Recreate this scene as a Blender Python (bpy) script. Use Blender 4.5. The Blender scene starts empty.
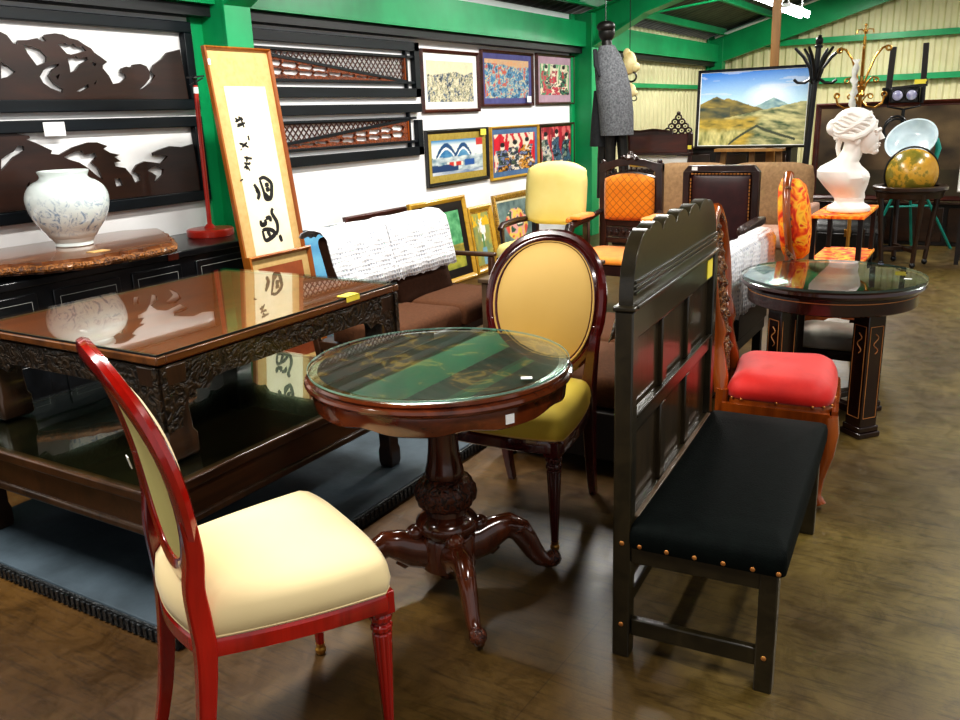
import bpy, bmesh, math, random
from mathutils import Vector, Matrix
from mathutils.geometry import tessellate_polygon
PI = math.pi
random.seed(7)
C = bpy.context.scene.collection

# ------------------------------------------------------------------ materials
def lin(h):
    h = h.lstrip('#'); v = [int(h[i:i+2], 16)/255 for i in (0, 2, 4)]
    return tuple(c/12.92 if c <= .04045 else ((c+.055)/1.055)**2.4 for c in v) + (1,)

def nodes(name):
    m = bpy.data.materials.new(name); m.use_nodes = True
    nt = m.node_tree; b = nt.nodes['Principled BSDF']
    return m, nt, b

def coords(nt, scale=(1, 1, 1), kind='Object', rot=(0, 0, 0)):
    tc = nt.nodes.new('ShaderNodeTexCoord'); mp = nt.nodes.new('ShaderNodeMapping')
    mp.inputs['Scale'].default_value = scale; mp.inputs['Rotation'].default_value = rot
    nt.links.new(tc.outputs[kind], mp.inputs['Vector'])
    return mp.outputs['Vector']

def noise(nt, vec, scale, detail=4, rough=.55, dist=0):
    n = nt.nodes.new('ShaderNodeTexNoise')
    n.inputs['Scale'].default_value = scale; n.inputs['Detail'].default_value = detail
    n.inputs['Roughness'].default_value = rough; n.inputs['Distortion'].default_value = dist
    nt.links.new(vec, n.inputs['Vector']); return n.outputs['Fac']

def ramp(nt, fac, stops):
    r = nt.nodes.new('ShaderNodeValToRGB'); e = r.color_ramp.elements
    while len(e) < len(stops): e.new(.5)
    for i, (p, c) in enumerate(stops):
        e[i].position = p; e[i].color = c if isinstance(c, tuple) else lin(c)
    nt.links.new(fac, r.inputs['Fac']); return r.outputs['Color']

def bump(nt, b, h, strength, dist=.01):
    bp = nt.nodes.new('ShaderNodeBump'); bp.inputs['Strength'].default_value = strength
    bp.inputs['Distance'].default_value = dist
    nt.links.new(h, bp.inputs['Height']); nt.links.new(bp.outputs['Normal'], b.inputs['Normal'])

def plain(name, c1, c2=None, rough=.5, metal=0, scale=12, bmp=0, coat=0, spec=.5, sheen=0):
    m, nt, b = nodes(name)
    v = coords(nt)
    n = noise(nt, v, scale)
    nt.links.new(ramp(nt, n, [(.3, c1), (.7, c2 or c1)]), b.inputs['Base Color'])
    b.inputs['Roughness'].default_value = rough; b.inputs['Metallic'].default_value = metal
    b.inputs['Coat Weight'].default_value = coat; b.inputs['Coat Roughness'].default_value = .08
    b.inputs['Specular IOR Level'].default_value = spec
    if sheen: b.inputs['Sheen Weight'].default_value = sheen
    if bmp: bump(nt, b, noise(nt, v, scale*6), bmp)
    return m

def wood(name, c1, c2, axis='y', rough=.3, coat=.4, scale=9, bmp=.08, spec=.5):
    m, nt, b = nodes(name)
    s = {'x': (.12, 1, 1), 'y': (1, .12, 1), 'z': (1, 1, .12)}[axis]
    v = coords(nt, s)
    n = noise(nt, v, scale, 6, .6, 1.2)
    nt.links.new(ramp(nt, n, [(.28, c1), (.72, c2)]), b.inputs['Base Color'])
    b.inputs['Roughness'].default_value = rough
    b.inputs['Coat Weight'].default_value = coat; b.inputs['Coat Roughness'].default_value = .07
    b.inputs['Specular IOR Level'].default_value = spec
    if bmp: bump(nt, b, noise(nt, v, scale*5, 3), bmp, .004)
    return m

def carved(name, c1, c2, scale=28, strength=.9, rough=.35):
    m, nt, b = nodes(name)
    v = coords(nt)
    w = nt.nodes.new('ShaderNodeTexNoise'); w.inputs['Scale'].default_value = scale
    w.inputs['Detail'].default_value = 2; w.inputs['Distortion'].default_value = 2.2
    nt.links.new(v, w.inputs['Vector'])
    nt.links.new(ramp(nt, w.outputs['Fac'], [(.38, c1), (.62, c2)]), b.inputs['Base Color'])
    b.inputs['Roughness'].default_value = rough; b.inputs['Coat Weight'].default_value = .25
    bump(nt, b, w.outputs['Fac'], strength, .02)
    return m

def clear_glass(name, tint='#f4fffa'):
    m = bpy.data.materials.new(name); m.use_nodes = True; nt = m.node_tree; nt.nodes.clear()
    o = nt.nodes.new('ShaderNodeOutputMaterial'); mx = nt.nodes.new('ShaderNodeMixShader')
    t = nt.nodes.new('ShaderNodeBsdfTransparent'); g = nt.nodes.new('ShaderNodeBsdfGlossy')
    f = nt.nodes.new('ShaderNodeFresnel'); f.inputs['IOR'].default_value = 2.3
    t.inputs['Color'].default_value = lin(tint); g.inputs['Roughness'].default_value = .012
    ge = nt.nodes.new('ShaderNodeNewGeometry'); iv = nt.nodes.new('ShaderNodeMath'); iv.operation = 'SUBTRACT'; iv.inputs[0].default_value = 1
    nt.links.new(ge.outputs['Backfacing'], iv.inputs[1]); mu = nt.nodes.new('ShaderNodeMath'); mu.operation = 'MULTIPLY'
    nt.links.new(iv.outputs[0], mu.inputs[0]); nt.links.new(f.outputs[0], mu.inputs[1])
    nt.links.new(mu.outputs[0], mx.inputs[0]); nt.links.new(t.outputs[0], mx.inputs[1]); nt.links.new(g.outputs[0], mx.inputs[2])
    nt.links.new(mx.outputs[0], o.inputs[0]); return m

def emit(name, col, s):
    m, nt, b = nodes(name)
    b.inputs['Base Color'].default_value = lin(col)
    b.inputs['Emission Color'].default_value = lin(col); b.inputs['Emission Strength'].default_value = s
    return m

def vcol(name, rough=.55):
    m, nt, b = nodes(name)
    a = nt.nodes.new('ShaderNodeVertexColor'); a.layer_name = 'Col'
    v = coords(nt); n = noise(nt, v, 160, 2)
    mx = nt.nodes.new('ShaderNodeMix'); mx.data_type = 'RGBA'; mx.blend_type = 'OVERLAY'; mx.inputs[0].default_value = .18
    nt.links.new(a.outputs['Color'], mx.inputs[6]); nt.links.new(n, mx.inputs[7])
    nt.links.new(mx.outputs[2], b.inputs['Base Color']); b.inputs['Roughness'].default_value = rough
    return m

def floor_mat():
    m, nt, b = nodes('worn_floor')
    v = coords(nt, rot=(0, 0, math.radians(92)))
    big = noise(nt, v, .9, 5, .6, .4); fine = noise(nt, v, 9, 12, .8, .8)
    br = nt.nodes.new('ShaderNodeTexBrick'); br.offset = .5
    br.inputs['Scale'].default_value = 1; br.inputs['Brick Width'].default_value = 1.8; br.inputs['Row Height'].default_value = .92
    br.inputs['Mortar Size'].default_value = .0022; br.inputs['Mortar Smooth'].default_value = .6
    br.inputs['Color1'].default_value = lin('#5a4c28'); br.inputs['Color2'].default_value = lin('#66562e'); br.inputs['Mortar'].default_value = lin('#2a1f14')
    nt.links.new(v, br.inputs['Vector'])
    tone = ramp(nt, big, [(.32, '#4a3625'), (.5, '#75642f'), (.7, '#a08c46')])
    mx = nt.nodes.new('ShaderNodeMix'); mx.data_type = 'RGBA'; mx.inputs[0].default_value = .55
    nt.links.new(br.outputs['Color'], mx.inputs[6]); nt.links.new(tone, mx.inputs[7])
    scr = coords(nt, (1.0, 11, 1), rot=(0, 0, math.radians(-24))); sn = noise(nt, scr, 5, 10, .8, .5)
    dk = ramp(nt, sn, [(.36, '#5c5248'), (.5, '#ffffff')])
    m2 = nt.nodes.new('ShaderNodeMix'); m2.data_type = 'RGBA'; m2.blend_type = 'MULTIPLY'; m2.inputs[0].default_value = .6
    nt.links.new(mx.outputs[2], m2.inputs[6]); nt.links.new(dk, m2.inputs[7])
    m3 = nt.nodes.new('ShaderNodeMix'); m3.data_type = 'RGBA'; m3.blend_type = 'MULTIPLY'; m3.inputs[0].default_value = .45
    nt.links.new(m2.outputs[2], m3.inputs[6]); nt.links.new(ramp(nt, fine, [(.38, '#5a5048'), (.56, '#ffffff')]), m3.inputs[7])
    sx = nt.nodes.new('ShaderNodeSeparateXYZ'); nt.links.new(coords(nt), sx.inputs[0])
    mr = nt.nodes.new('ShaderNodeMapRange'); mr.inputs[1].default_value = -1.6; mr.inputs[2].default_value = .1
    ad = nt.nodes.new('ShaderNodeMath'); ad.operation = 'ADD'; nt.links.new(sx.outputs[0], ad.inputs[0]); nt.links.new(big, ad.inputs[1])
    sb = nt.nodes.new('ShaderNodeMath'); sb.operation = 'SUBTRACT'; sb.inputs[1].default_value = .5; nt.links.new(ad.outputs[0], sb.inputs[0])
    nt.links.new(sb.outputs[0], mr.inputs[0])          # floor tint runs from darker brown at the left to paler at the right
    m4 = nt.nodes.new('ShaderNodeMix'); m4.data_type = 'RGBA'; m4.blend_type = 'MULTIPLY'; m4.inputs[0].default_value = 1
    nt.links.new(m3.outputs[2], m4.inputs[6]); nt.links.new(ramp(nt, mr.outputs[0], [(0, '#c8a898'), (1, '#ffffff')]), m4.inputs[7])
    nt.links.new(m4.outputs[2], b.inputs['Base Color'])
    nt.links.new(ramp(nt, fine, [(.3, (.3, .3, .3, 1)), (.7, (.5, .5, .5, 1))]), b.inputs['Roughness'])
    b.inputs['Specular IOR Level'].default_value = .6
    bump(nt, b, fine, .12, .006)
    return m

def wall_paint():
    m, nt, b = nodes('white_wall_paint')
    v = coords(nt); n = noise(nt, v, 2.5, 5)
    nt.links.new(ramp(nt, n, [(.3, '#efefef'), (.7, '#fbfbfb')]), b.inputs['Base Color']); b.inputs['Roughness'].default_value = .8
    bump(nt, b, noise(nt, v, 40), .05); return m

def floral():
    m, nt, b = nodes('orange_floral_cloth')
    v = coords(nt); n = noise(nt, v, 9, 2, .5, 1.8)
    nt.links.new(ramp(nt, n, [(.33, '#c01808'), (.42, '#e8430a'), (.5, '#ff8a10'), (.58, '#ffbf30'), (.68, '#d42a10')]), b.inputs['Base Color'])
    b.inputs['Roughness'].default_value = .7; return m

def quilt():
    m, nt, b = nodes('orange_diamond_fabric')
    v = coords(nt, (15, 15, 15), rot=(0, PI/4, 0))
    br = nt.nodes.new('ShaderNodeTexBrick'); br.offset = 0
    sep = nt.nodes.new('ShaderNodeSeparateXYZ'); cb = nt.nodes.new('ShaderNodeCombineXYZ')
    nt.links.new(v, sep.inputs[0]); nt.links.new(sep.outputs[0], cb.inputs[0]); nt.links.new(sep.outputs[2], cb.inputs[1])
    nt.links.new(cb.outputs[0], br.inputs['Vector'])
    br.inputs['Scale'].default_value = 1; br.inputs['Brick Width'].default_value = .6; br.inputs['Row Height'].default_value = .6
    br.inputs['Mortar Size'].default_value = .035
    br.inputs['Color1'].default_value = lin('#e88a08'); br.inputs['Color2'].default_value = lin('#e08006'); br.inputs['Mortar'].default_value = lin('#a85a06')
    nt.links.new(br.outputs['Color'], b.inputs['Base Color']); b.inputs['Roughness'].default_value = .75
    b.inputs['Sheen Weight'].default_value = .2
    return m

def crochet():
    m, nt, b = nodes('white_crochet_lace')
    v = coords(nt); vo = nt.nodes.new('ShaderNodeTexVoronoi'); vo.inputs['Scale'].default_value = 45; vo.inputs['Randomness'].default_value = .25
    nt.links.new(v, vo.inputs['Vector'])
    nt.links.new(ramp(nt, vo.outputs['Distance'], [(.05, '#8a92a6'), (.3, '#d4d6dc'), (.5, '#e8e8ea')]), b.inputs['Base Color'])
    b.inputs['Roughness'].default_value = .9; bump(nt, b, vo.outputs['Distance'], .7, .01); return m

def vase_mat():
    m, nt, b = nodes('white_blue_glaze')
    v = coords(nt); tc = nt.nodes.new('ShaderNodeSeparateXYZ'); nt.links.new(v, tc.inputs[0])
    z = ramp(nt, tc.outputs[2], [(.05, (0, 0, 0, 1)), (.1, (1, 1, 1, 1)), (.19, (.8, .8, .8, 1)), (.27, (0, 0, 0, 1))])
    n = noise(nt, coords(nt, (1, 1, .8)), 16, 6, .65, 2.5)
    k = ramp(nt, n, [(.5, (0, 0, 0, 1)), (.62, (1, 1, 1, 1))])
    mu = nt.nodes.new('ShaderNodeMath'); mu.operation = 'MULTIPLY'; nt.links.new(z, mu.inputs[0]); nt.links.new(k, mu.inputs[1])
    mx = nt.nodes.new('ShaderNodeMix'); mx.data_type = 'RGBA'
    nt.links.new(mu.outputs[0], mx.inputs[0]); mx.inputs[6].default_value = lin('#dfe9e6'); mx.inputs[7].default_value = lin('#6f8fb0')
    nt.links.new(mx.outputs[2], b.inputs['Base Color']); b.inputs['Roughness'].default_value = .15; b.inputs['Coat Weight'].default_value = .5
    return m

def globe_mat():
    m, nt, b = nodes('antique_globe_map')
    n = noise(nt, coords(nt), 5, 6, .6, .3)
    nt.links.new(ramp(nt, n, [(.4, '#b8892c'), (.5, '#c99c3a'), (.54, '#8a7a30'), (.65, '#6f6a2a')]), b.inputs['Base Color'])
    b.inputs['Roughness'].default_value = .25; return m

def slab_mat():
    m, nt, b = nodes('live_edge_wood')
    n = noise(nt, coords(nt, (3, .5, 3)), 5, 6, .6, 1.5)
    nt.links.new(ramp(nt, n, [(.3, '#4a2a18'), (.55, '#7a4a2a'), (.75, '#a06a3a')]), b.inputs['Base Color'])
    b.inputs['Roughness'].default_value = .25; b.inputs['Coat Weight'].default_value = .6; return m

def marble_inlay():
    m, nt, b = nodes('marquetry_top')
    n = noise(nt, coords(nt), 8, 3, .6, .8)
    nt.links.new(ramp(nt, n, [(.35, '#1c0b06'), (.52, '#38150a'), (.575, '#4a1e0c'), (.60, '#9a6a2a'), (.64, '#4a1e0c'), (.75, '#240e07')]), b.inputs['Base Color'])
    b.inputs['Roughness'].default_value = .3; return m

M = {
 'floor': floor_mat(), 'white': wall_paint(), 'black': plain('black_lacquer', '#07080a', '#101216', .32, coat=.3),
 'black_frame': wood('blue_black_frame_wood', '#06090c', '#10181f', 'y', .45, 0, 9, .08, .3),
 'green': plain('green_steel_paint', '#109058', '#16a868', .35, spec=.5, scale=3),
 'green_dark': plain('dark_green_paint', '#08301f', '#0c3d28', .5),
 'corr': plain('cream_corrugated_sheet', '#d6d0a4', '#e4deb2', .5, scale=3),
 'roof': plain('grey_roof_sheet', '#50514b', '#6e6e64', .55, scale=4),
 'strip': plain('black_rail', '#0a0c0d', '#14161a', .5),
 'carpet': plain('blue_grey_carpet', '#36424a', '#4e5c66', .7, scale=5, bmp=.15),
 'carpet_edge': carved('ribbed_rubber_edge', '#101214', '#3a3e40', 60, .6),
 'wave': wood('pierced_panel_wood', '#170c08', '#3a1d10', 'y', .4, .2, 6),
 'lattice': wood('lattice_wood', '#2a1008', '#5a2814', 'y', .4, .1),
 'carve_brown': carved('carved_brown_relief', '#4a1e0a', '#9a4a1a', 35, .7),
 'oak': wood('dark_oak', '#171309', '#332b1a', 'y', .3, .35, 10, .1),
 'oak_z': wood('dark_oak_panel', '#1a140a', '#3d301d', 'z', .3, .35, 10, .1),
 'leather': plain('black_leather', '#050908', '#0a110f', .7, scale=30, bmp=.2, spec=.1),
 'brass': plain('aged_brass', '#9a6a2a', '#d0a050', .3, .9),
 'mahog': wood('red_mahogany', '#5e0603', '#bc180a', 'z', .18, .9, 7, .03),
 'mahog_dk': wood('deep_red_mahogany', '#220404', '#5a0b0a', 'z', .2, .8, 7, .03),
 'cream': plain('cream_upholstery', '#e2cb98', '#ebd7a8', .75, scale=2, sheen=.2),
 'cream2': plain('golden_cream_upholstery', '#cfa95c', '#d9b46a', .75, scale=2, sheen=.2),
 'olive_cream': plain('yellow_cream_seat', '#cdb13c', '#dcc455', .8, scale=2),
 'sidecream': plain('pale_olive_upholstery', '#ccc07a', '#d8cc88', .8, scale=2),
 'walnut': wood('polished_walnut', '#2a1006', '#653016', 'z', .18, .8, 8, .05),
 'walnut_rim': wood('polished_walnut_rim', '#38140a', '#84401c', 'x', .18, .8, 8, .05),
 'walnut_carve': carved('carved_walnut', '#2a1006', '#653016', 45, .6, .25),
 'marq': marble_inlay(), 'glass': clear_glass('table_glass'),
 'glass_edge': plain('glass_edge_green', '#6f988c', '#88b0a4', .15, coat=.5),
 'coffee': wood('rosewood_top', '#6a2812', '#a24c24', 'y', .3, .3, 5, .03),
 'coffee_carve': carved('carved_rosewood', '#140e08', '#3a2a18', 26, .8, .38),
 'coffee_leg': wood('rosewood_leg', '#20140c', '#4a3220', 'z', .32, .4, 12, .2),
 'coffee_edge': wood('rosewood_edge', '#3c2210', '#7e4c22', 'y', .3, .5),
 'low_top': wood('dark_rosewood_top', '#16120c', '#2a2214', 'y', .2, .6, 5, .02),
 'slab': slab_mat(), 'slab_edge': carved('bark_edge', '#4a2810', '#9c6228', 40, .8, .5),
 'vase': vase_mat(), 'redlac': plain('red_lacquer', '#a5281e', '#bb3626', .3, coat=.4),
 'scrollframe': wood('amber_frame_wood', '#7a3a10', '#b06a24', 'z', .3, .5),
 'silk': plain('tan_silk_mount', '#c09c62', '#ccab72', .8, scale=30), 'paper': plain('ivory_paper', '#e8dcb8', '#f2e8cc', .85, scale=6),
 'ink': plain('black_ink', '#0a0806', '#16120e', .7),
 'gilt': carved('gilt_frame', '#7a5410', '#d0a238', 40, .6, .3), 'gold': wood('gold_frame', '#a87a1c', '#d8ac3c', 'x', .35, .2),
 'frame_brown': wood('brown_frame', '#2a0f08', '#5a2214', 'x', .3, .4), 'frame_black': wood('black_frame_wood', '#0a0808', '#1a1614', 'x', .3, .4),
 'mount_white': plain('white_mount', '#f0f0ea', '#f8f8f4', .8), 'mount_purple': plain('purple_mount', '#4a4a80', '#5a5a92', .8),
 'mount_mauve': plain('mauve_mount', '#a88a98', '#b89aa8', .8), 'mount_gold': plain('old_gold_mount', '#9a8434', '#b09a48', .6, scale=40),
 'mount_blue': plain('dusty_blue_mount', '#4a6a92', '#5a7aa0', .8), 'mount_cream': plain('cream_mount', '#d8d0a8', '#e4dcb8', .8),
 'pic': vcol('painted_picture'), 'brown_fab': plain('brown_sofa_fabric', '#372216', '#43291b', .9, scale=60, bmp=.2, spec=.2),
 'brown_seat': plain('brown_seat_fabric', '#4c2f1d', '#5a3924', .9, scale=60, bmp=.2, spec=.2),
 'crochet': crochet(), 'teak': wood('teak_frame', '#2a1a10', '#523420', 'x', .4, .2), 'sidewood': wood('grey_brown_wood', '#4a3a2a', '#6a5642', 'x', .4, .2),
 'orange': quilt(), 'orange_seat': plain('orange_velvet', '#d87a04', '#e88c0c', .7, scale=20, sheen=.3),
 'chair_dark': wood('dark_carved_chair_wood', '#1c0c0a', '#3c1e18', 'z', .35, .4), 'chair_carve': carved('carved_dark_wood', '#140806', '#3c1e18', 50, .7),
 'yellow_cream': plain('butter_yellow_leather', '#ead27c', '#f3e094', .6, scale=3),
 'maroon': plain('maroon_leather', '#2c0f12', '#3e181a', .4, scale=14), 'stud': plain('copper_studs', '#a86a34', '#d89a58', .35, .7),
 'beige': plain('beige_corduroy', '#7a5f42', '#927452', .9, scale=40, bmp=.2), 'pinkbeige': plain('pinkish_beige_fabric', '#a88270', '#b8927e', .9, scale=30),
 'redvelvet': plain('red_velvet', '#c4120c', '#de2416', .65, scale=9, sheen=.2), 'amber': wood('amber_chair_wood', '#5a2408', '#a85418', 'z', .25, .7, 8, .06),
 'amber_carve': carved('carved_amber_wood', '#2a1206', '#8a5a24', 45, 1, .35), 'greyfab': plain('grey_satin_seat', '#8c8a80', '#b4b0a4', .35, scale=8),
 'floral': floral(), 'inlay_wood': wood('dark_inlay_mahogany', '#140805', '#2e1209', 'z', .2, .7), 'inlay_rim': wood('dark_mahogany_rim', '#1a0906', '#3a150c', 'x', .2, .7), 'inlay': plain('inlay_line', '#a8683a', '#c08850', .4),
 'marble': plain('white_marble', '#f4ece4', '#fffaf4', .45, scale=4, bmp=.05), 'globe': globe_mat(), 'darkwood': wood('dark_brown_wood', '#1a0d08', '#38200f', 'x', .35, .4),
 'palebl': plain('pale_blue_enamel', '#c8dbe4', '#dcebf0', .25, coat=.4), 'teal': plain('teal_paint', '#1f8a7c', '#2aa090', .4),
 'trunk': plain('black_trunk_leather', '#0c0b0a', '#1c1a18', .35, scale=10, bmp=.2), 'blackmetal': plain('black_metal', '#08080a', '#141416', .35),
 'lens': plain('stage_lamp_lens', '#8a8ab8', '#d8d8e8', .08, coat=1, scale=20), 'yellow': plain('yellow_tag_paper', '#ecd83c', '#f4e45c', .7),
 'tag': plain('white_tag_paper', '#f2f2f2', '#ffffff', .7), 'easel': wood('pine_easel', '#7a5424', '#a87a3c', 'z', .45, .1),
 'greycoat': plain('grey_wool', '#3e3f42', '#6a6c70', .95, scale=60, bmp=.4), 'darkcloth': plain('charcoal_cloth', '#141518', '#23252a', .9, scale=30),
 'bronze': plain('dark_bronze', '#0c0b0a', '#1e1b18', .45, .3, scale=14), 'ivory': plain('ivory_carving', '#d0b878', '#efe0b0', .5, scale=14),
 'tube': emit('fluorescent_tube', '#f6fbff', 14), 'lampwhite': plain('white_lamp_body', '#e8e8e8', '#f4f4f4', .4),
 'near_black': plain('near_black_wood', '#0e0a08', '#1e140e', .5), 'bigart': carved('dark_old_canvas', '#2a1e14', '#5a4630', 6, .1, .4),  # first entry: very dark brown wood for backings, cupboards and frames
 'glass_edge2': plain('glass_edge_grey', '#2e3a36', '#44524c', .12, coat=.5), 'low_edge': wood('dark_table_edge', '#24160c', '#54341c', 'y', .3, .5), 'border': plain('pale_inlay_line', '#8a8a86', '#a0a09a', .6), 'scarf': plain('grey_white_cloth', '#c4c4bc', '#dcdcd6', .9, scale=20), 'glaze': clear_glass('picture_glass'), 'blueart': plain('sky_blue_paint', '#3d8cc0', '#6ab4d8', .6, scale=5),
}

# ------------------------------------------------------------------ mesh builder
class G:
    def __init__(s): s.bm = bmesh.new()
    def box(s, c, d, rz=0, rx=0, ry=0):
        m = Matrix.Translation(c) @ Matrix.Rotation(rz, 4, 'Z') @ Matrix.Rotation(ry, 4, 'Y') @ Matrix.Rotation(rx, 4, 'X') @ Matrix.Diagonal((d[0], d[1], d[2], 1))
        bmesh.ops.create_cube(s.bm, size=1, matrix=m); return s
    def bb(s, a, b):
        return s.box([(a[i]+b[i])/2 for i in range(3)], [abs(b[i]-a[i]) for i in range(3)])
    def bar(s, p, q, w, h=None, up=(0, 0, 1)):
        p, q = Vector(p), Vector(q); d = q-p; h = h or w
        z = d.normalized(); u = Vector(up)
        if abs(z.dot(u)) > .99: u = Vector((0, 1, 0))
        x = u.cross(z).normalized(); y = z.cross(x)
        r = Matrix((x, y, z)).transposed().to_4x4()
        m = Matrix.Translation((p+q)/2) @ r @ Matrix.Diagonal((w, h, d.length, 1))
        bmesh.ops.create_cube(s.bm, size=1, matrix=m); return s
    def tube(s, pts, rad, n=10, closed=False, sq=False, asp=1, cap=True):
        pts = [Vector(p) for p in pts]; N = len(pts); rings = []
        if not isinstance(rad, (list, tuple)): rad = [rad]*N
        prev = None
        for i, p in enumerate(pts):
            if closed: t = pts[(i+1) % N]-pts[i-1]
            else: t = pts[min(i+1, N-1)]-pts[max(i-1, 0)]
            t.normalize()
            if prev is None:
                u = Vector((0, 0, 1)) if abs(t.z) < .9 else Vector((1, 0, 0))
                x = u.cross(t).normalized()
            else: x = (prev-t*prev.dot(t)).normalized()
            prev = x; y = t.cross(x); r = rad[i]
            ring = []
            for k in range(n):
                a = 2*PI*k/n + (PI/4 if n == 4 else 0)
                ring.append(s.bm.verts.new(p + x*math.cos(a)*r*asp + y*math.sin(a)*r))
            rings.append(ring)
        for i in range(N if closed else N-1):
            A, B = rings[i], rings[(i+1) % N]
            for k in range(n): s.bm.faces.new((A[k], A[(k+1) % n], B[(k+1) % n], B[k]))
        if not closed and cap:
            s.bm.faces.new(rings[0][::-1]); s.bm.faces.new(rings[-1])
        return s
    def lathe(s, prof, n=32, c=(0, 0, 0), sx=1, sy=1, flute=0, fn=10):
        rings = []
        for r, z in prof:
            if r < 1e-5: rings.append([s.bm.verts.new((c[0], c[1], c[2]+z))]); continue
            ring = []
            for k in range(n):
                a = 2*PI*k/n; rr = r*(1+flute*math.cos(fn*a))
                ring.append(s.bm.verts.new((c[0]+rr*math.cos(a)*sx, c[1]+rr*math.sin(a)*sy, c[2]+z)))
            rings.append(ring)
        for A, B in zip(rings, rings[1:]):
            for k in range(n):
                j = (k+1) % n
                if len(A) == 1 and len(B) == 1: break
                if len(A) == 1: s.bm.faces.new((A[0], B[j], B[k]))
                elif len(B) == 1: s.bm.faces.new((A[k], A[j], B[0]))
                else: s.bm.faces.new((A[k], A[j], B[j], B[k]))
        for R, f in ((rings[0], 1), (rings[-1], 0)):
            if len(R) > 1 and prof[0] != prof[-1]: s.bm.faces.new(R[::-1] if f else R)
        return s
    def ball(s, c, r, seg=16):
        r = r if isinstance(r, (list, tuple)) else (r, r, r)
        bmesh.ops.create_uvsphere(s.bm, u_segments=seg, v_segments=seg//2+2, radius=1,
            matrix=Matrix.Translation(c) @ Matrix.Diagonal((r[0], r[1], r[2], 1))); return s
    def shape(s, outer, holes, fn, t):     # polygon with holes in (u,v); fn(u,v,w) -> xyz; thickness t
        loops = [outer]+list(holes)
        polys = [[Vector((u, v, 0)) for u, v in l] for l in loops]
        tris = tessellate_polygon(polys); flat = [p for l in loops for p in l]
        top = [s.bm.verts.new(fn(u, v, t)) for u, v in flat]; bot = [s.bm.verts.new(fn(u, v, 0)) for u, v in flat]
        for a, b, c in tris:
            try: s.bm.faces.new((top[a], top[b], top[c])); s.bm.faces.new((bot[c], bot[b], bot[a]))
            except ValueError: pass
        o = 0
        for l in loops:
            n = len(l)
            for i in range(n):
                a, b = o+i, o+(i+1) % n
                try: s.bm.faces.new((top[a], bot[a], bot[b], top[b]))
                except ValueError: pass
            o += n
        return s
    def rings(s, outline, lv, cap_n=4):    # cushion: outline [(x,y)], levels [(inset m, z)], domed cap on the last
        n = len(outline); cx = sum(p[0] for p in outline)/n; cy = sum(p[1] for p in outline)/n
        def ring(ins, z, f=1):
            out = []
            for x, y in outline:
                d = math.hypot(x-cx, y-cy) or 1; k = (1-ins/d)*f
                out.append(s.bm.verts.new((cx+(x-cx)*k, cy+(y-cy)*k, z)))
            return out
        R = [ring(a, z) for a, z in lv[:-1]]; top = lv[-1][1]; ins, z0 = lv[-2]
        for i in range(1, cap_n):
            f = 1-i/cap_n; R.append(ring(ins*f, z0+(top-z0)*(1-f*f), f))
        for A, B in zip(R, R[1:]):
            for k in range(n): s.bm.faces.new((A[k], A[(k+1) % n], B[(k+1) % n], B[k]))
        s.bm.faces.new(R[0][::-1]); v = s.bm.verts.new((cx, cy, top))
        for k in range(n): s.bm.faces.new((R[-1][k], R[-1][(k+1) % n], v))
        return s
    def tf(s, m): bmesh.ops.transform(s.bm, matrix=m, verts=s.bm.verts); return s

def rrect(x0, x1, y0, y1, r=.03, n=5):
    out = []
    for cx, cy, a0 in ((x1-r, y1-r, 0), (x0+r, y1-r, PI/2), (x0+r, y0+r, PI), (x1-r, y0+r, 1.5*PI)):
        for i in range(n+1):
            a = a0+PI/2*i/n; out.append((cx+r*math.cos(a), cy+r*math.sin(a)))
    # subdivide the straights
    res = []
    for i, p in enumerate(out):
        q = out[(i+1) % len(out)]; d = math.hypot(q[0]-p[0], q[1]-p[1]); k = max(1, int(d/.06))
        res += [(p[0]+(q[0]-p[0])*j/k, p[1]+(q[1]-p[1])*j/k) for j in range(k)]
    return res

def obj(name, g, mat, parent=None, bevel=0, ang=35, smooth=True, seg=2):
    me = bpy.data.meshes.new(name)
    bmesh.ops.recalc_face_normals(g.bm, faces=g.bm.faces)
    g.bm.to_mesh(me); g.bm.free()
    if smooth:
        for p in me.polygons: p.use_smooth = True
        me.set_sharp_from_angle(angle=math.radians(ang))
    me.materials.append(M[mat] if isinstance(mat, str) else mat)
    o = bpy.data.objects.new(name, me); C.objects.link(o)
    if parent: o.parent = parent
    if bevel:
        b = o.modifiers.new('bevel', 'BEVEL'); b.width = bevel; b.segments = seg; b.limit_method = 'ANGLE'; b.angle_limit = math.radians(40)
    return o

def tag(o, label, cat, group=None):
    o['label'] = label; o['category'] = cat
    if group: o['group'] = group
    return o

def thing(name, label, cat, loc=(0, 0, 0), rz=0, group=None, rx=0):
    o = bpy.data.objects.new(name, None); C.objects.link(o); o.empty_display_size = .1
    o.location = loc; o.rotation_euler = (rx, 0, rz); return tag(o, label, cat, group)

def struct(name, g, mat, **k):
    o = obj(name, g, mat, **k); o['kind'] = 'structure'; return o

def dup(root, loc, rz, label, group=None):
    r = root.copy(); C.objects.link(r); r.location = loc; r.rotation_euler = (root.rotation_euler[0], 0, rz); r['label'] = label
    if group: r['group'] = group
    for ch in list(root.children):
        c = ch.copy(); C.objects.link(c); c.parent = r
        for gch in ch.children:
            d = gch.copy(); C.objects.link(d); d.parent = c
    return r

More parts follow.
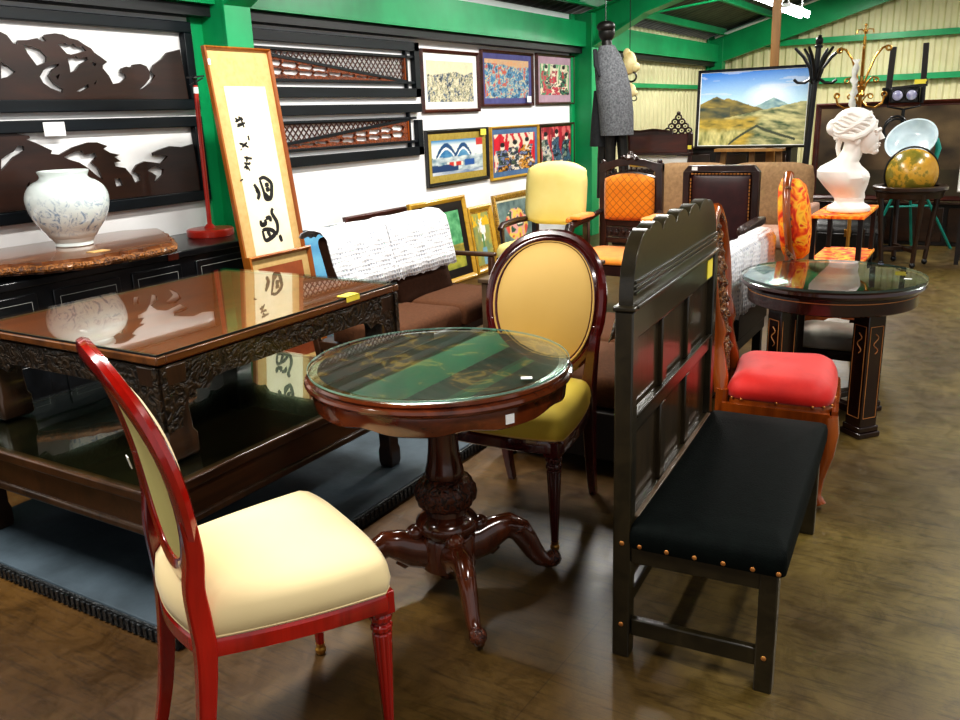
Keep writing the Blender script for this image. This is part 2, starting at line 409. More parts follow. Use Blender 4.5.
# value noise for painted pictures
_T = [random.random() for _ in range(4096)]
def vn(x, y, s=0):
    xi, yi = math.floor(x), math.floor(y); fx, fy = x-xi, y-yi
    fx, fy = fx*fx*(3-2*fx), fy*fy*(3-2*fy)
    h = lambda a, b: _T[int(a*57+b*131+s*977+(a*b) % 13*7) % 4096]
    return (h(xi, yi)*(1-fx)+h(xi+1, yi)*fx)*(1-fy)+(h(xi, yi+1)*(1-fx)+h(xi+1, yi+1)*fx)*fy
def fbm(x, y, s=0): return vn(x, y, s)*.5+vn(2*x, 2*y, s+1)*.28+vn(4*x, 4*y, s+2)*.15+vn(8*x, 8*y, s+3)*.07
def mixc(a, b, t): t = max(0, min(1, t)); return tuple(a[i]+(b[i]-a[i])*t for i in range(4))

def picture(name, parent, x0, x1, z0, z1, y, fn, nx=70, ny=50):   # painted rectangle facing -y
    me = bpy.data.meshes.new(name); vs = []; fs = []; cs = []
    for j in range(ny+1):
        for i in range(nx+1):
            u, v = i/nx, j/ny; vs.append((x0+(x1-x0)*u, y, z0+(z1-z0)*v)); cs.append(fn(u, v))
    for j in range(ny):
        for i in range(nx):
            a = j*(nx+1)+i; fs.append((a, a+1, a+nx+2, a+nx+1))
    me.from_pydata(vs, [], fs)
    at = me.color_attributes.new('Col', 'FLOAT_COLOR', 'POINT')
    for i, c in enumerate(cs): at.data[i].color = c
    me.materials.append(M['pic']); o = bpy.data.objects.new(name, me); C.objects.link(o); o.parent = parent; return o

def frame_mesh(x0, x1, z0, z1, fw, d, y=0, lip=.006):   # picture frame ring with a stepped face towards -y
    g = G(); prof = [(0, 0), (0, -d), (fw*.35, -d-lip), (fw*.6, -d), (fw, -d*.55), (fw, 0)]
    cor = [(x0, z0, 1, 1), (x1, z0, -1, 1), (x1, z1, -1, -1), (x0, z1, 1, -1)]
    R = [[g.bm.verts.new((cx+sx*p, y+q, cz+sz*p)) for p, q in prof] for cx, cz, sx, sz in cor]
    for i in range(4):
        A, B = R[i], R[(i+1) % 4]; n = len(prof)
        for k in range(n): g.bm.faces.new((A[k], A[(k+1) % n], B[(k+1) % n], B[k]))
    return g

def framed(name, label, cat, loc, rz, w, h, fw, fmat, mw, mmat, fn, tilt=0, group=None, nx=70, ny=50, depth=.03):
    t = thing(name, label, cat, loc, rz, group, rx=-tilt)
    obj('frame', frame_mesh(-w/2, w/2, 0, h, fw, depth), fmat, t, ang=25)
    bk = obj('backing', G().bb((-w/2+.004, -.001, .004), (w/2-.004, -.007, h-.004)), 'near_black', t)
    a, b = w/2-fw, fw
    if mw:
        obj('mount', frame_mesh(-a, a, b, h-b, mw, .009, -.003, .0), mmat, t)
    e = a-mw
    picture('print', t, -e, e, b+mw, h-b-mw, -.0095, fn, nx, ny)
    return t
WAVE1=[(2.612, 1.898), (2.641, 1.885), (2.666, 1.848), (2.687, 1.844), (2.696, 1.864), (2.746, 1.867), (2.799, 1.879), (2.824, 1.865), (2.848, 1.867), (2.834, 1.886), (2.848, 1.899), (2.902, 1.908), (2.948, 1.904), (2.981, 1.889), (3.029, 1.881), (3.062, 1.861), (3.102, 1.842), (3.118, 1.822), (3.153, 1.801), (3.19, 1.776), (3.158, 1.758), (3.155, 1.742), (3.187, 1.705), (3.206, 1.661), (3.254, 1.667), (3.3, 1.696), (3.296, 1.712), (3.271, 1.723), (3.278, 1.745), (3.311, 1.755), (3.344, 1.747), (3.355, 1.767), (3.405, 1.773), (3.445, 1.761), (3.465, 1.727), (3.455, 1.692), (3.413, 1.657), (3.365, 1.625), (3.41, 1.64), (3.467, 1.675), (3.498, 1.71), (3.477, 1.733), (3.497, 1.768), (3.562, 1.804), (3.606, 1.841), (3.701, 1.862), (3.723, 1.57), (2.548, 1.573)]
HOLE1=[[(2.718, 1.845), (2.763, 1.838), (2.805, 1.824), (2.835, 1.79), (2.828, 1.764), (2.773, 1.745), (2.751, 1.777), (2.732, 1.806)], [(2.897, 1.758), (2.849, 1.75), (2.803, 1.723), (2.778, 1.692), (2.791, 1.662), (2.827, 1.636), (2.891, 1.613), (2.897, 1.631), (2.849, 1.662), (2.829, 1.695), (2.856, 1.729), (2.892, 1.746)], [(2.909, 1.854), (2.953, 1.864), (2.975, 1.852), (3.001, 1.864), (3.022, 1.846), (3.054, 1.851), (3.071, 1.83), (3.029, 1.818), (2.978, 1.806), (2.952, 1.81), (2.934, 1.83)], [(2.95, 1.787), (2.987, 1.79), (3.002, 1.803), (3.018, 1.789), (3.069, 1.798), (3.073, 1.783), (3.018, 1.758), (2.988, 1.727), (2.955, 1.714), (2.956, 1.753)], [(3.096, 1.773), (3.12, 1.765), (3.111, 1.752), (3.096, 1.757)], [(2.867, 1.694), (2.894, 1.71), (2.876, 1.678)], [(2.974, 1.621), (3.05, 1.659), (3.053, 1.641), (2.999, 1.619)], [(3.086, 1.66), (3.108, 1.682), (3.094, 1.656)], [(2.586, 1.757), (2.623, 1.739), (2.652, 1.712), (2.613, 1.689), (2.571, 1.679)]]
WAVE2=[(2.517, 1.416), (2.585, 1.419), (2.664, 1.402), (2.667, 1.391), (2.646, 1.384), (2.692, 1.366), (2.776, 1.323), (2.766, 1.307), (2.815, 1.299), (2.898, 1.334), (2.994, 1.355), (3.048, 1.353), (3.11, 1.33), (3.082, 1.316), (3.12, 1.293), (3.181, 1.278), (3.144, 1.268), (3.182, 1.242), (3.138, 1.238), (3.142, 1.217), (3.204, 1.204), (3.24, 1.158), (3.259, 1.113), (3.295, 1.129), (3.293, 1.16), (3.252, 1.182), (3.288, 1.217), (3.343, 1.232), (3.403, 1.222), (3.457, 1.212), (3.512, 1.253), (3.465, 1.262), (3.41, 1.262), (3.408, 1.278), (3.463, 1.294), (3.537, 1.309), (3.625, 1.299), (3.712, 1.314), (3.743, 1.026), (3.074, 1.038), (2.442, 1.035)]
HOLE2=[[(3.383, 1.195), (3.423, 1.202), (3.467, 1.179), (3.457, 1.148), (3.418, 1.122), (3.383, 1.103), (3.409, 1.145), (3.378, 1.167), (3.352, 1.177)], [(2.484, 1.237), (2.563, 1.302), (2.626, 1.331), (2.625, 1.353), (2.596, 1.357), (2.568, 1.329), (2.531, 1.314), (2.496, 1.295)], [(2.838, 1.286), (2.907, 1.311), (2.947, 1.314), (2.962, 1.29), (3.024, 1.299), (3.033, 1.275), (2.995, 1.248), (3.03, 1.216), (3.052, 1.149), (3.015, 1.175), (2.969, 1.22), (2.922, 1.252), (2.861, 1.273)], [(3.122, 1.149), (3.159, 1.152), (3.173, 1.108), (3.129, 1.106)], [(2.597, 1.152), (2.626, 1.177), (2.605, 1.129)]]
INK=[[(0.278, 0.326), (0.311, 0.345)], [(0.267, 0.345), (0.382, 0.327)], [(0.325, 0.322), (0.391, 0.336)], [(0.282, 0.368), (0.412, 0.35)], [(0.361, 0.336), (0.384, 0.373)], [(0.288, 0.359), (0.365, 0.355)], [(0.421, 0.411), (0.422, 0.435)], [(0.264, 0.446), (0.321, 0.452), (0.396, 0.467)], [(0.297, 0.465), (0.386, 0.443)], [(0.271, 0.472), (0.281, 0.477)], [(0.298, 0.512), (0.356, 0.518), (0.416, 0.521)], [(0.347, 0.508), (0.323, 0.535)], [(0.281, 0.539), (0.354, 0.545), (0.375, 0.537)], [(0.266, 0.562), (0.315, 0.558), (0.349, 0.578)], [(0.309, 0.544), (0.306, 0.572)], [(0.194, 0.614), (0.199, 0.621)], [(0.37, 0.644), (0.421, 0.688), (0.386, 0.719)], [(0.378, 0.681), (0.424, 0.674)], [(0.461, 0.624), (0.544, 0.617), (0.638, 0.644), (0.634, 0.678), (0.594, 0.719), (0.513, 0.72), (0.502, 0.687), (0.474, 0.629)], [(0.537, 0.655), (0.602, 0.653)], [(0.538, 0.679), (0.604, 0.675)], [(0.499, 0.691), (0.575, 0.723)], [(0.594, 0.772), (0.565, 0.794), (0.618, 0.84), (0.612, 0.878), (0.572, 0.904)], [(0.368, 0.821), (0.369, 0.844), (0.438, 0.839), (0.434, 0.82)], [(0.453, 0.816), (0.519, 0.815), (0.523, 0.835)], [(0.353, 0.843), (0.419, 0.843)], [(0.367, 0.872), (0.385, 0.92), (0.471, 0.916), (0.556, 0.898), (0.513, 0.877), (0.419, 0.868), (0.367, 0.872)], [(0.446, 0.877), (0.471, 0.905)], [(0.627, 0.908), (0.645, 0.943)]]
# ------------------------------------------------------------------ the building
WX = -4.32                                     # inner face of the left wall
def roof_z(x): return 2.548+.28*(x-WX)
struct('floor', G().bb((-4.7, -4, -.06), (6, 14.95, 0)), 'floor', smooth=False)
struct('wall_left', G().bb((-4.5, -4, 0), (WX, 9.52, 2.47)), 'white', smooth=False)

def ribbed(axis, a, b, base, z0, z1, pitch=.17, dep=.025):
    g = G(); prof = []
    t = a
    while t < b:
        prof += [(t, 0), (t+pitch*.35, 0), (t+pitch*.5, dep), (t+pitch*.85, dep)]; t += pitch
    P = []
    for u, d in prof:
        lo, hi = ((base+d, u, z0), (base+d, u, z1)) if axis == 'y' else ((u, base-d, z0), (u, base-d, z1 if not callable(z1) else z1(u)))
        P.append((g.bm.verts.new(lo), g.bm.verts.new(hi)))
    for A, B in zip(P, P[1:]): g.bm.faces.new((A[0], B[0], B[1], A[1]))
    return g
struct('wall_left', ribbed('y', 9.52, 14.9, -4.35, 0, 2.47), 'corr', smooth=False)
struct('wall_back', ribbed('x', -4.6, 5, 14.88, 0, lambda x: roof_z(x)-.02), 'corr', smooth=False)
for z0 in (1.705, 2.305):
    struct('girt', G().bb((-4.3, 14.72, z0), (5, 14.84, z0+.085)), 'green', smooth=False)
struct('girt', G().bb((-4.325, 9.52, 1.70), (-4.26, 14.6, 1.756)), 'green', smooth=False)

def column(y0, y1, x1=-4.08):      # H section standing against the wall
    g = G(); g.bb((WX, y0-.085, 0), (WX+.03, y1, 2.47)); g.bb((x1-.024, y0, 0), (x1, y1, 2.47)); g.bb((WX+.02, y0+.004, 0), (x1-.01, y0+.034, 2.47)); g.bb((WX+.02, (y0+y1)/2, 0), (x1-.01, (y0+y1)/2+.014, 2.47))
    return g
struct('column', column(3.888, 4.104), 'green', smooth=False, bevel=.004)
struct('column', column(9.30, 9.516), 'green', smooth=False, bevel=.004)
struct('column', column(14.52, 14.70), 'green', smooth=False, bevel=.004)
for y0, y1 in ((-3, 3.888), (4.104, 9.30), (9.516, 14.52)):
    g = G(); g.bb((WX, y0, 2.116), (-4.152, y1, 2.13)); g.bb((WX, y0, 2.362), (-4.152, y1, 2.376)); g.bb((-4.164, y0, 2.13), (-4.15, y1, 2.362))
    struct('beam', g, 'green', smooth=False)
    struct('beam', G().bb((WX, y0, 2.05), (-4.2, y1, 2.11)), 'strip', smooth=False)
def rafter(y0, y1, x_end=5.0, dep=.24, top=.12):
    g = G(); p = [(WX, 2.116), (-4.08, 2.116), (-3.48, roof_z(-3.48)-top-dep), (x_end, roof_z(x_end)-top-dep), (x_end, roof_z(x_end)-top), (WX, roof_z(WX)-top)]
    g.shape(p, [], lambda u, v, w: (u, (y0+y1)/2-.006+w, v), .012)
    for a, b in ((p[1], p[2]), (p[2], p[3]), (p[5], p[4])):
        g.bar((a[0], (y0+y1)/2, a[1]), (b[0], (y0+y1)/2, b[1]), y1-y0, .016)
    return g
struct('rafter', rafter(3.888, 4.104), 'green', smooth=False)
struct('rafter', rafter(9.30, 9.516), 'green', smooth=False)
g = G(); g.shape([(WX, 2.03), (-4.1, 2.116), (5, 2.116+.29*9.1), (5, roof_z(5)-.06), (WX, roof_z(WX)-.05)], [], lambda u, v, w: (u, 14.54+w, v), .1)
struct('gable_rafter', g, 'green', smooth=False)
g = G()
rows = []
y = -4.0
while y < 14.95:
    for dy, dz in ((0, 0), (.035, .026), (.085, .026), (.12, 0)):
        rows.append(tuple(g.bm.verts.new((x, y+dy, roof_z(x)+dz)) for x in (-4.7, 6.2)))
    y += .17
for A, B in zip(rows, rows[1:]): g.bm.faces.new((A[0], B[0], B[1], A[1]))
struct('ceiling', g, 'roof', smooth=False)
for x in (-4.06, -3.34, -2.34, -1.32, -.24, .96, 2.16, 3.36):
    g = G(); z = roof_z(x); g.bb((x, -4, z-.1), (x+.01, 14.6, z-.005)); g.bb((x, -4, z-.108), (x+.06, 14.6, z-.1))
    struct('purlin', g, 'green', smooth=False)
struct('brace_rod', G().tube([(-4.08, 9.6, 2.38), (-1.8, 11.5, 2.86)], .014, 8), 'green')
struct('conduit', G().tube([(-4.2, 14.48, 2.49), (-.6, 14.48, 3.5)], .021, 8), 'lampwhite')
struct('floor_platform', G().bb((-3.09, 1.318, 0), (-1.848, 3.2, .052)), 'carpet', smooth=False, bevel=.006)
g = G()
for (a, b) in (((-3.09, 1.308, .0), (-1.84, 1.318, .046)), ((-1.848, 1.308, .0), (-1.838, 3.2, .046))): g.bb(a, b)
y = 0
while y < 1.24:
    g.bb((-3.09+y, 1.302, .006), (-3.09+y+.014, 1.309, .04)); y += .026
y = 0
while y < 1.86:
    g.bb((-1.839, 1.33+y, .006), (-1.832, 1.344+y, .04)); y += .026
struct('trim_1', g, 'carpet_edge', smooth=False)

# ceiling lights
def ceiling_light(loc, label, rz=0):
    t = thing('ceiling_light', label, 'light', loc, rz, 'twin tube lights under the roof')
    obj('lamp_body', G().bb((-.07, -.62, .0), (.07, .62, .045)), 'lampwhite', t, bevel=.01)
    for s in (-1, 1):
        obj('tube', G().tube([(s*.045, -.58, -.022), (s*.045, .58, -.022)], .016, 10), 'tube', t)
    for y in (-.4, .4): obj('hanger', G().bar((0, y, .04), (0, y, .55), .012), 'lampwhite', t)
    return t
LIGHTS = [((-2.42, 11.75, 2.52), 'lit tube light, right of two, near the gable beam'), ((-2.37, 9.95, 2.52), 'lit tube light cut by the top edge, above the wooden easel mast')]
for l, s in LIGHTS: ceiling_light(l, s)

def area(loc, rot, sx, sy, e, col=(1, .97, .92)):
    l = bpy.data.lights.new('fill_area', 'AREA'); l.shape = 'RECTANGLE'; l.size = sx; l.size_y = sy; l.energy = e; l.color = col
    o = bpy.data.objects.new('fill_light', l); C.objects.link(o); o.location = loc; o.rotation_euler = rot; return o
for x, y, e in ((-2.5, .9, 85), (-2.6, 3.6, 85), (-2.5, 6.4, 85), (-2.3, 9.4, 95), (-2.0, 12.4, 110), (.8, .6, 75), (1.1, 3.6, 85), (1.2, 7.2, 95), (1.3, 11, 110)):  # added area lights without fixtures, placed under the roof to brighten the hall
    area((x, y, roof_z(x)-.32), (0, 0, 0), .2, 1.3, e)

# ------------------------------------------------------------------ left wall: pierced wave panels
def wave_panel(label, y0, y1, z0, z1, outer, holes, tagged):
    t = thing('carved_transom', label, 'carved panel', (WX, 0, 0), 0, 'pierced wave transoms in black frames')
    bar = .062; g = G()
    g.bb((.004, y0, z1-bar), (.05, y1, z1)); g.bb((.004, y0, z0), (.05, y1, z0+bar)); g.bb((.004, y1-bar, z0+bar), (.05, y1, z1-bar)); g.bb((.004, y0, z0+bar), (.05, y0+bar, z1-bar))
    obj('frame', g, 'black_frame', t, bevel=.005)
    obj('wave_carving', G().shape(outer, holes, lambda u, v, w: (.014+w, u, v), .016), 'wave', t, smooth=False)
    if tagged: obj('price_tag', G().bb((.051, 2.735, 1.396), (.054, 2.855, 1.466)), 'tag', t, smooth=False)
L1 = [(1.38, 1.636), (1.44, 1.756), (1.56, 1.84), (1.704, 1.876), (1.8, 1.84), (1.896, 1.756), (1.992, 1.708), (2.064, 1.756), (2.16, 1.864), (2.304, 1.912), (2.46, 1.924)]
H1 = [[(1.56, 1.636), (1.74, 1.66), (1.8, 1.756), (1.68, 1.792), (1.584, 1.732)], [(2.1, 1.66), (2.28, 1.672), (2.352, 1.78), (2.22, 1.804), (2.136, 1.732)]]
wave_panel('upper pierced dark wood panel of curling waves in a black frame, above its twin', 1.32, 3.79, 1.516, 2.02, [(1.368, 1.57)]+L1+WAVE1[:-1], H1+HOLE1, False)
L2 = [(1.38, 1.156), (1.5, 1.276), (1.656, 1.348), (1.8, 1.324), (1.92, 1.228), (2.04, 1.18), (2.136, 1.264), (2.28, 1.36), (2.4, 1.408)]
H2 = [[(1.56, 1.096), (1.74, 1.12), (1.8, 1.216), (1.632, 1.24)], [(2.16, 1.096), (2.304, 1.12), (2.376, 1.24), (2.232, 1.228)]]
wave_panel('lower pierced wave panel in a black frame with a white tag, behind the vase', 1.32, 3.79, .97, 1.478, [(1.368, 1.032)]+L2+WAVE2[:-1], H2+HOLE2, True)

def lattice_panel(label, y0, y1, z0, z1, down, notch):
    t = thing('lattice_transom', label, 'carved panel', (WX, 0, 0), 0, 'lattice transoms beside the green column')
    b = .07; g = G()
    g.bb((.004, y0, z1-b), (.05, y1, z1)); g.bb((.004, y0, z0), (.05, y1+.0, z0+b))
    g.bb((.004, y1-b, z0), (.05, y1, z1-(.13 if notch else 0)))
    for yy in (y1-.18, ): g.bb((.006, yy, z0+b), (.04, yy+.02, z1-b))
    for zz in (z0+b+.035, z1-b-.055): g.bb((.006, y0, zz), (.04, y1-b, zz+.02))
    obj('frame', g, 'black_frame', t, bevel=.003)
    a, c = y0+.02, y1-.18; lo, hi = z0+b+.055, z1-b-.055
    dg = (lambda y: hi-(hi-lo)*(y-a)/(c-a)) if down else (lambda y: lo+(hi-lo)*(y-a)/(c-a))
    g = G(); p = .056
    k = a-(hi-lo)
    while k < c:      # two families of thin slats clipped above the diagonal
        for s in (1, -1):
            q = [(k+i*.004, (lo if s > 0 else hi)+s*i*.004) for i in range(int((hi-lo)/.004)+1)]
            q = [(y, z) for y, z in q if a <= y <= c and z >= dg(y)]
            if len(q) > 2: g.bar((.018+.006*s, q[0][0], q[0][1]), (.018+.006*s, q[-1][0], q[-1][1]), .0075, .007)
        k += p
    for q0, q1 in (((a, hi), (c, hi)), ((c, hi), (c, dg(c))), ((a, hi), (a, dg(a))), ((a, dg(a)), (c, dg(c)))): g.bar((.018, q0[0], q0[1]), (.018, q1[0], q1[1]+.0005), .012, .016)
    obj('lattice', g, 'lattice', t, smooth=False)
    g = G(); g.bar((.02, a, dg(a)), (.02, c, dg(c)), .03, .02)
    obj('diagonal_rail', g, 'black_frame', t, smooth=False)
    e = .014
    outer = [(a, lo), (c, lo), (a, hi-e)] if down else [(a, lo), (c, lo), (c, hi-e)]
    rnd = random.Random(3 if down else 5); holes = []
    for i in range(9):
        f = .1+.085*i if down else .92-.085*i
        y = a+(c-a)*f; h = dg(y)-lo
        if h < .03: continue
        for r in range(2 if h > .09 else 1):
            zc = lo+h*(.33+.36*r if h > .09 else .45); w = .085; hh = min(.04, h*.17)
            holes.append([(y+w*math.cos(j*PI/5)*(1+.35*rnd.random())*.8, zc+hh*math.sin(j*PI/5)*(1+.4*rnd.random())*.75+.006*math.sin(j*2)) for j in range(10)])
    obj('relief_carving', G().shape(outer, holes, lambda u, v, w: (.008+w, u, v), .02), 'carve_brown', t, smooth=False)
    obj('end_batten', G().bb((.008, c-.018, lo), (.034, c, hi)), 'amber', t, smooth=False)
lattice_panel('upper lattice transom, carved wedge falling to the right, beside the tall scroll', 4.12, 6.18, 1.586, 2.018, True, False)
lattice_panel('lower lattice transom, carved wedge rising to the right, beside the tall scroll', 4.12, 6.18, 1.114, 1.534, False, True)

# ------------------------------------------------------------------ framed prints
def hexm(*l): return [lin(c) for c in l]
def crowd(pal, s, sx=14, sy=8, top=None, topz=.7):
    pal = hexm(*pal)
    def f(u, v):
        n = fbm(u*sx, v*sy, s)*1.5-.25+.3*(vn(u*sx*3, v*sy*3, s+5)-.5); i = max(0, min(len(pal)-1.001, n*len(pal)))
        c = pal[int(i)]
        if top and v > topz+.1*vn(u*5, 1, s): c = mixc(lin(top), c, .15)
        return c
    return f
def snow_town(u, v):
    sky = mixc(lin('#e8ece0'), lin('#3f86b8'), (v-.82)/.16); c = sky
    for cx, w, top in ((.27, .19, .92), (.6, .17, .9)):
        d = abs(u-cx)/w
        h = top-.32*d*d-.05*d
        if v < h and d < 1: c = lin('#174a78') if v > h-.15+.03*vn(u*20, 1) else (lin('#f0f4f0') if v > h-.2 else mixc(lin('#1f6a9c'), lin('#6fa8c8'), fbm(u*9, v*9, 2)*1.6-.4))
    if v < .46+.1*fbm(u*6, 0, 4): c = mixc(lin('#dfe6e2'), lin('#3c6c84'), fbm(u*10, v*12, 7)*1.5-.3)
    if .22 < v < .36 and .28 < u < .6: c = lin('#c8362a') if int(u*22) % 3 else lin('#e6e0d0')
    if .2 < v < .4 and .62 < u < .82: c = lin('#2a5a9c')
    if v < .2+.12*vn(u*7, 3) and u < .5: c = lin('#23406a')
    if v < .1: c = mixc(lin('#e8ecea'), lin('#2a5a8c'), fbm(u*8, v*9, 3))
    if u > .86 and v > .78: c = lin('#c43a34')
    return c
def figures(pal_bg, pal_robe, s, cent):
    bg = hexm(*pal_bg); rb = hexm(*pal_robe)
    def f(u, v):
        c = bg[int(fbm(u*7, v*3, s)*1.2*len(bg)) % len(bg)] if int(u*18+2*vn(u*4, v*4, s)) % 3 else bg[0]
        for i, (cx, w, top) in enumerate(cent):
            d = abs(u-cx-.05*math.sin(v*7+i))/w
            if v < top-.18 and d < 1-.5*v: c = rb[int((fbm(u*9+i, v*9, s+i)*1.5+i*.37)*len(rb)) % len(rb)]
            if math.hypot((u-cx)*1.4, v-top+.12) < .07: c = lin('#efe0cc')
            if math.hypot((u-cx)*1.3, (v-top+.04)*1.2) < .075: c = lin('#14141a')
        return c
    return f
PR = 'framed prints on the white wall'
def wallprint(label, y0, y1, z0, z1, *a, **k):
    return framed('framed_print', label, 'picture', (WX+.002, (y0+y1)/2, z0), PI/2, y1-y0, z1-z0, *a, group=PR, **k)
wallprint('framed print of a dense grey crowd on a wide white mount, top row', 6.24, 7.182, 1.456, 1.979, .03, 'frame_brown', .06, 'mount_white', crowd(['#1e2430', '#5a6878', '#c8c0a0', '#8a8a70', '#d8ceb0', '#7a4a34'], 3, 26, 9, '#e6dcb8', .66))
p = wallprint('framed print of blue robed figures on a purple mount, top row', 7.23, 8.28, 1.498, 2.015, .026, 'frame_brown', .052, 'mount_purple', crowd(['#1d3a5c', '#2f6a94', '#4f8eb0', '#c8bf98', '#5a90b0', '#c8583a', '#dfd2ac'], 8, 20, 9, '#d8a878', .8))
obj('price_tag', G().bb((.36, -.036, .035), (.45, -.033, .095)), 'tag', p, smooth=False)
wallprint('print of green and crimson figures on a mauve mount, top row beside green column', 8.364, 9.282, 1.506, 2.026, .026, 'frame_brown', .075, 'mount_mauve', figures(['#6aa878', '#d8d0b0', '#3c7a5a'], ['#a01c3c', '#e8dcc0', '#2a2030', '#4c8a66', '#c83a4c'], 12, [(.2, .17, .95), (.48, .16, .97), (.8, .17, .95)]))
p = wallprint('snowy village print with blue hills on a gold mount in a black frame', 6.252, 7.314, 0.82, 1.312, .034, 'frame_black', .06, 'mount_gold', snow_town)
obj('price_tag', G().bb((.37, -.036, .42), (.47, -.033, .475)), 'yellow', p, smooth=False)
p = wallprint('print of kimono figures against red drapes, blue mount and gold frame', 7.362, 8.388, 0.791, 1.308, .026, 'gold', .05, 'mount_blue', figures(['#c8142c', '#e8d8c0', '#d81e34'], ['#1e2a4a', '#e6dccc', '#c88a2a', '#22202a', '#7a86b0', '#4a5a3a'], 21, [(.2, .17, .75), (.5, .17, .8), (.8, .2, .85)]))
obj('price_tag', G().bb((.44, -.036, .035), (.5, -.033, .09)), 'tag', p, smooth=False)
p = wallprint('print of three robed women on red in a dark frame above the yellow armchair', 8.412, 9.282, 0.838, 1.307, .034, 'frame_brown', 0, 'mount_cream', figures(['#b01c34', '#d86a6a', '#8a1c2c'], ['#2a4a6c', '#4a6a7c', '#1e2430', '#7a8a7a', '#d8d0c0'], 31, [(.16, .16, .85), (.5, .15, .9), (.82, .15, .8)]))

# ------------------------------------------------------------------ pictures leaning along the wall
def lake(u, v):
    c = mixc(lin('#bfe6ee'), lin('#5fb4dc'), v)
    if fbm(u*5, v*5, 3) > .55: c = mixc(c, lin('#f4fbfa'), .6)
    if u > .55 and v > .3: c = mixc(lin('#2c7a4a'), lin('#7cc48c'), fbm(u*12, v*14, 5)*1.5-.2)
    if u < .25 and v > .5: c = mixc(lin('#d8c23a'), lin('#8aa83a'), fbm(u*12, v*12, 6))
    if v < .42: c = mixc(lin('#2c5a3a'), lin('#c8a83a'), fbm(u*9, v*14, 8)*1.5-.2)
    if v < .2: c = mixc(lin('#c8c04a'), lin('#3a5a2c'), fbm(u*9, v*9, 9))
    return c
def lily(u, v):
    c = mixc(lin('#b8a848'), lin('#5c8a6c'), fbm(u*4, v*6, 2)*1.4-.2)
    d = math.hypot((u-.5)*1.1, (v-.68)*1.0)
    if d < .24 and fbm(u*9, v*9, 4) > .42: c = lin('#f6f4ea')
    if .3 < v < .6 and abs(u-.5) < .05: c = lin('#5a8a58')
    if v < .34 and abs(u-.5) < .13: c = lin('#7fa8b8')
    if v > .75 and fbm(u*6, v*6, 9) > .55: c = lin('#e2b422')
    return c
def bouquet(u, v):
    c = mixc(lin('#2e4648'), lin('#8aa09a'), fbm(u*6, v*6, 2)*1.5-.2)
    d = math.hypot(u-.5, (v-.55)*1.1)
    if d < .34:
        k = vn(u*9, v*9, 5)
        c = lin('#d8584a') if k < .3 else lin('#e8c860') if k < .5 else lin('#e8a8a0') if k < .66 else lin('#2f5a40') if k < .82 else lin('#efe4d0')
    if v < .22: c = mixc(lin('#2a2a3a'), lin('#8a3a4a'), fbm(u*8, v*8, 7))
    return c
bl = lambda u, v: mixc(lin('#2f7fb8'), lin('#7cc0dc'), fbm(u*3, v*5, 4)*1.3-.1)
LP = 'pictures leaning along the foot of the wall'
framed('leaning_picture', 'pale blue painted canvas leaning behind the left end of the brown sofa', 'picture', (-4.06, 4.60, .0), PI/2, .58, .70, .012, 'mount_white', 0, '', bl, math.radians(8), LP)
framed('leaning_picture', 'brown edged picture mostly hidden behind the white sofa covers', 'picture', (-4.05, 5.30, .0), PI/2, .78, .735, .04, 'frame_brown', .06, 'near_black', bl, math.radians(9), LP)
framed('leaning_picture', 'green lake landscape in a wide black and gold frame leaning on the wall', 'picture', (-4.04, 6.14, .0), PI/2, .86, .745, .045, 'gold', .075, 'near_black', lake, math.radians(9), LP)
framed('leaning_picture', 'narrow white lily picture in a bright gold frame leaning on the wall', 'picture', (-4.06, 6.83, .0), PI/2, .43, .62, .05, 'gold', .02, 'gilt', lily, math.radians(9), LP)
framed('leaning_picture', 'flower bouquet picture in a gilt frame leaning beside the yellow armchair', 'picture', (-4.06, 7.51, .0), PI/2, .82, .68, .06, 'gilt', .02, 'mount_cream', bouquet, math.radians(9), LP)

# ------------------------------------------------------------------ tall scroll in a frame, and the low frame before it
SW, SH = .49, 1.835
zax = Vector((-.13, 0, 1.13)).normalized(); xax = (Vector((0, 1, 0))-zax*zax.y).normalized(); yax = zax.cross(xax)
LEAN = Matrix((xax, yax, zax)).transposed().to_4x4()
t = thing('framed_scroll', 'tall amber framed scroll of brushed black characters leaning on the green column', 'scroll')
mm = LEAN.copy(); mm.translation = Vector((-3.70, 3.575, 1.825))-zax*SH; t.matrix_world = mm
obj('frame', frame_mesh(-SW/2, SW/2, 0, SH, .02, .026), 'scrollframe', t)
obj('silk_mount', G().bb((-SW/2+.01, -.010, .01), (SW/2-.01, -.002, SH-.01)), 'silk', t, smooth=False)
VIS = 1.147   # drop of the part that shows
uv = lambda u, v: (-SW/2+SW*u, SH-VIS*v)
a, b = uv(.2, .18), uv(.83, 1.5)
obj('paper', G().bb((a[0], -.0125, b[1]), (b[0], -.010, a[1])), 'paper', t, smooth=False)
CH = [0]*6+[1]*4+[2]*5+[3]+[4]*6+[5]*6+[6]
GS = [G() for _ in range(7)]
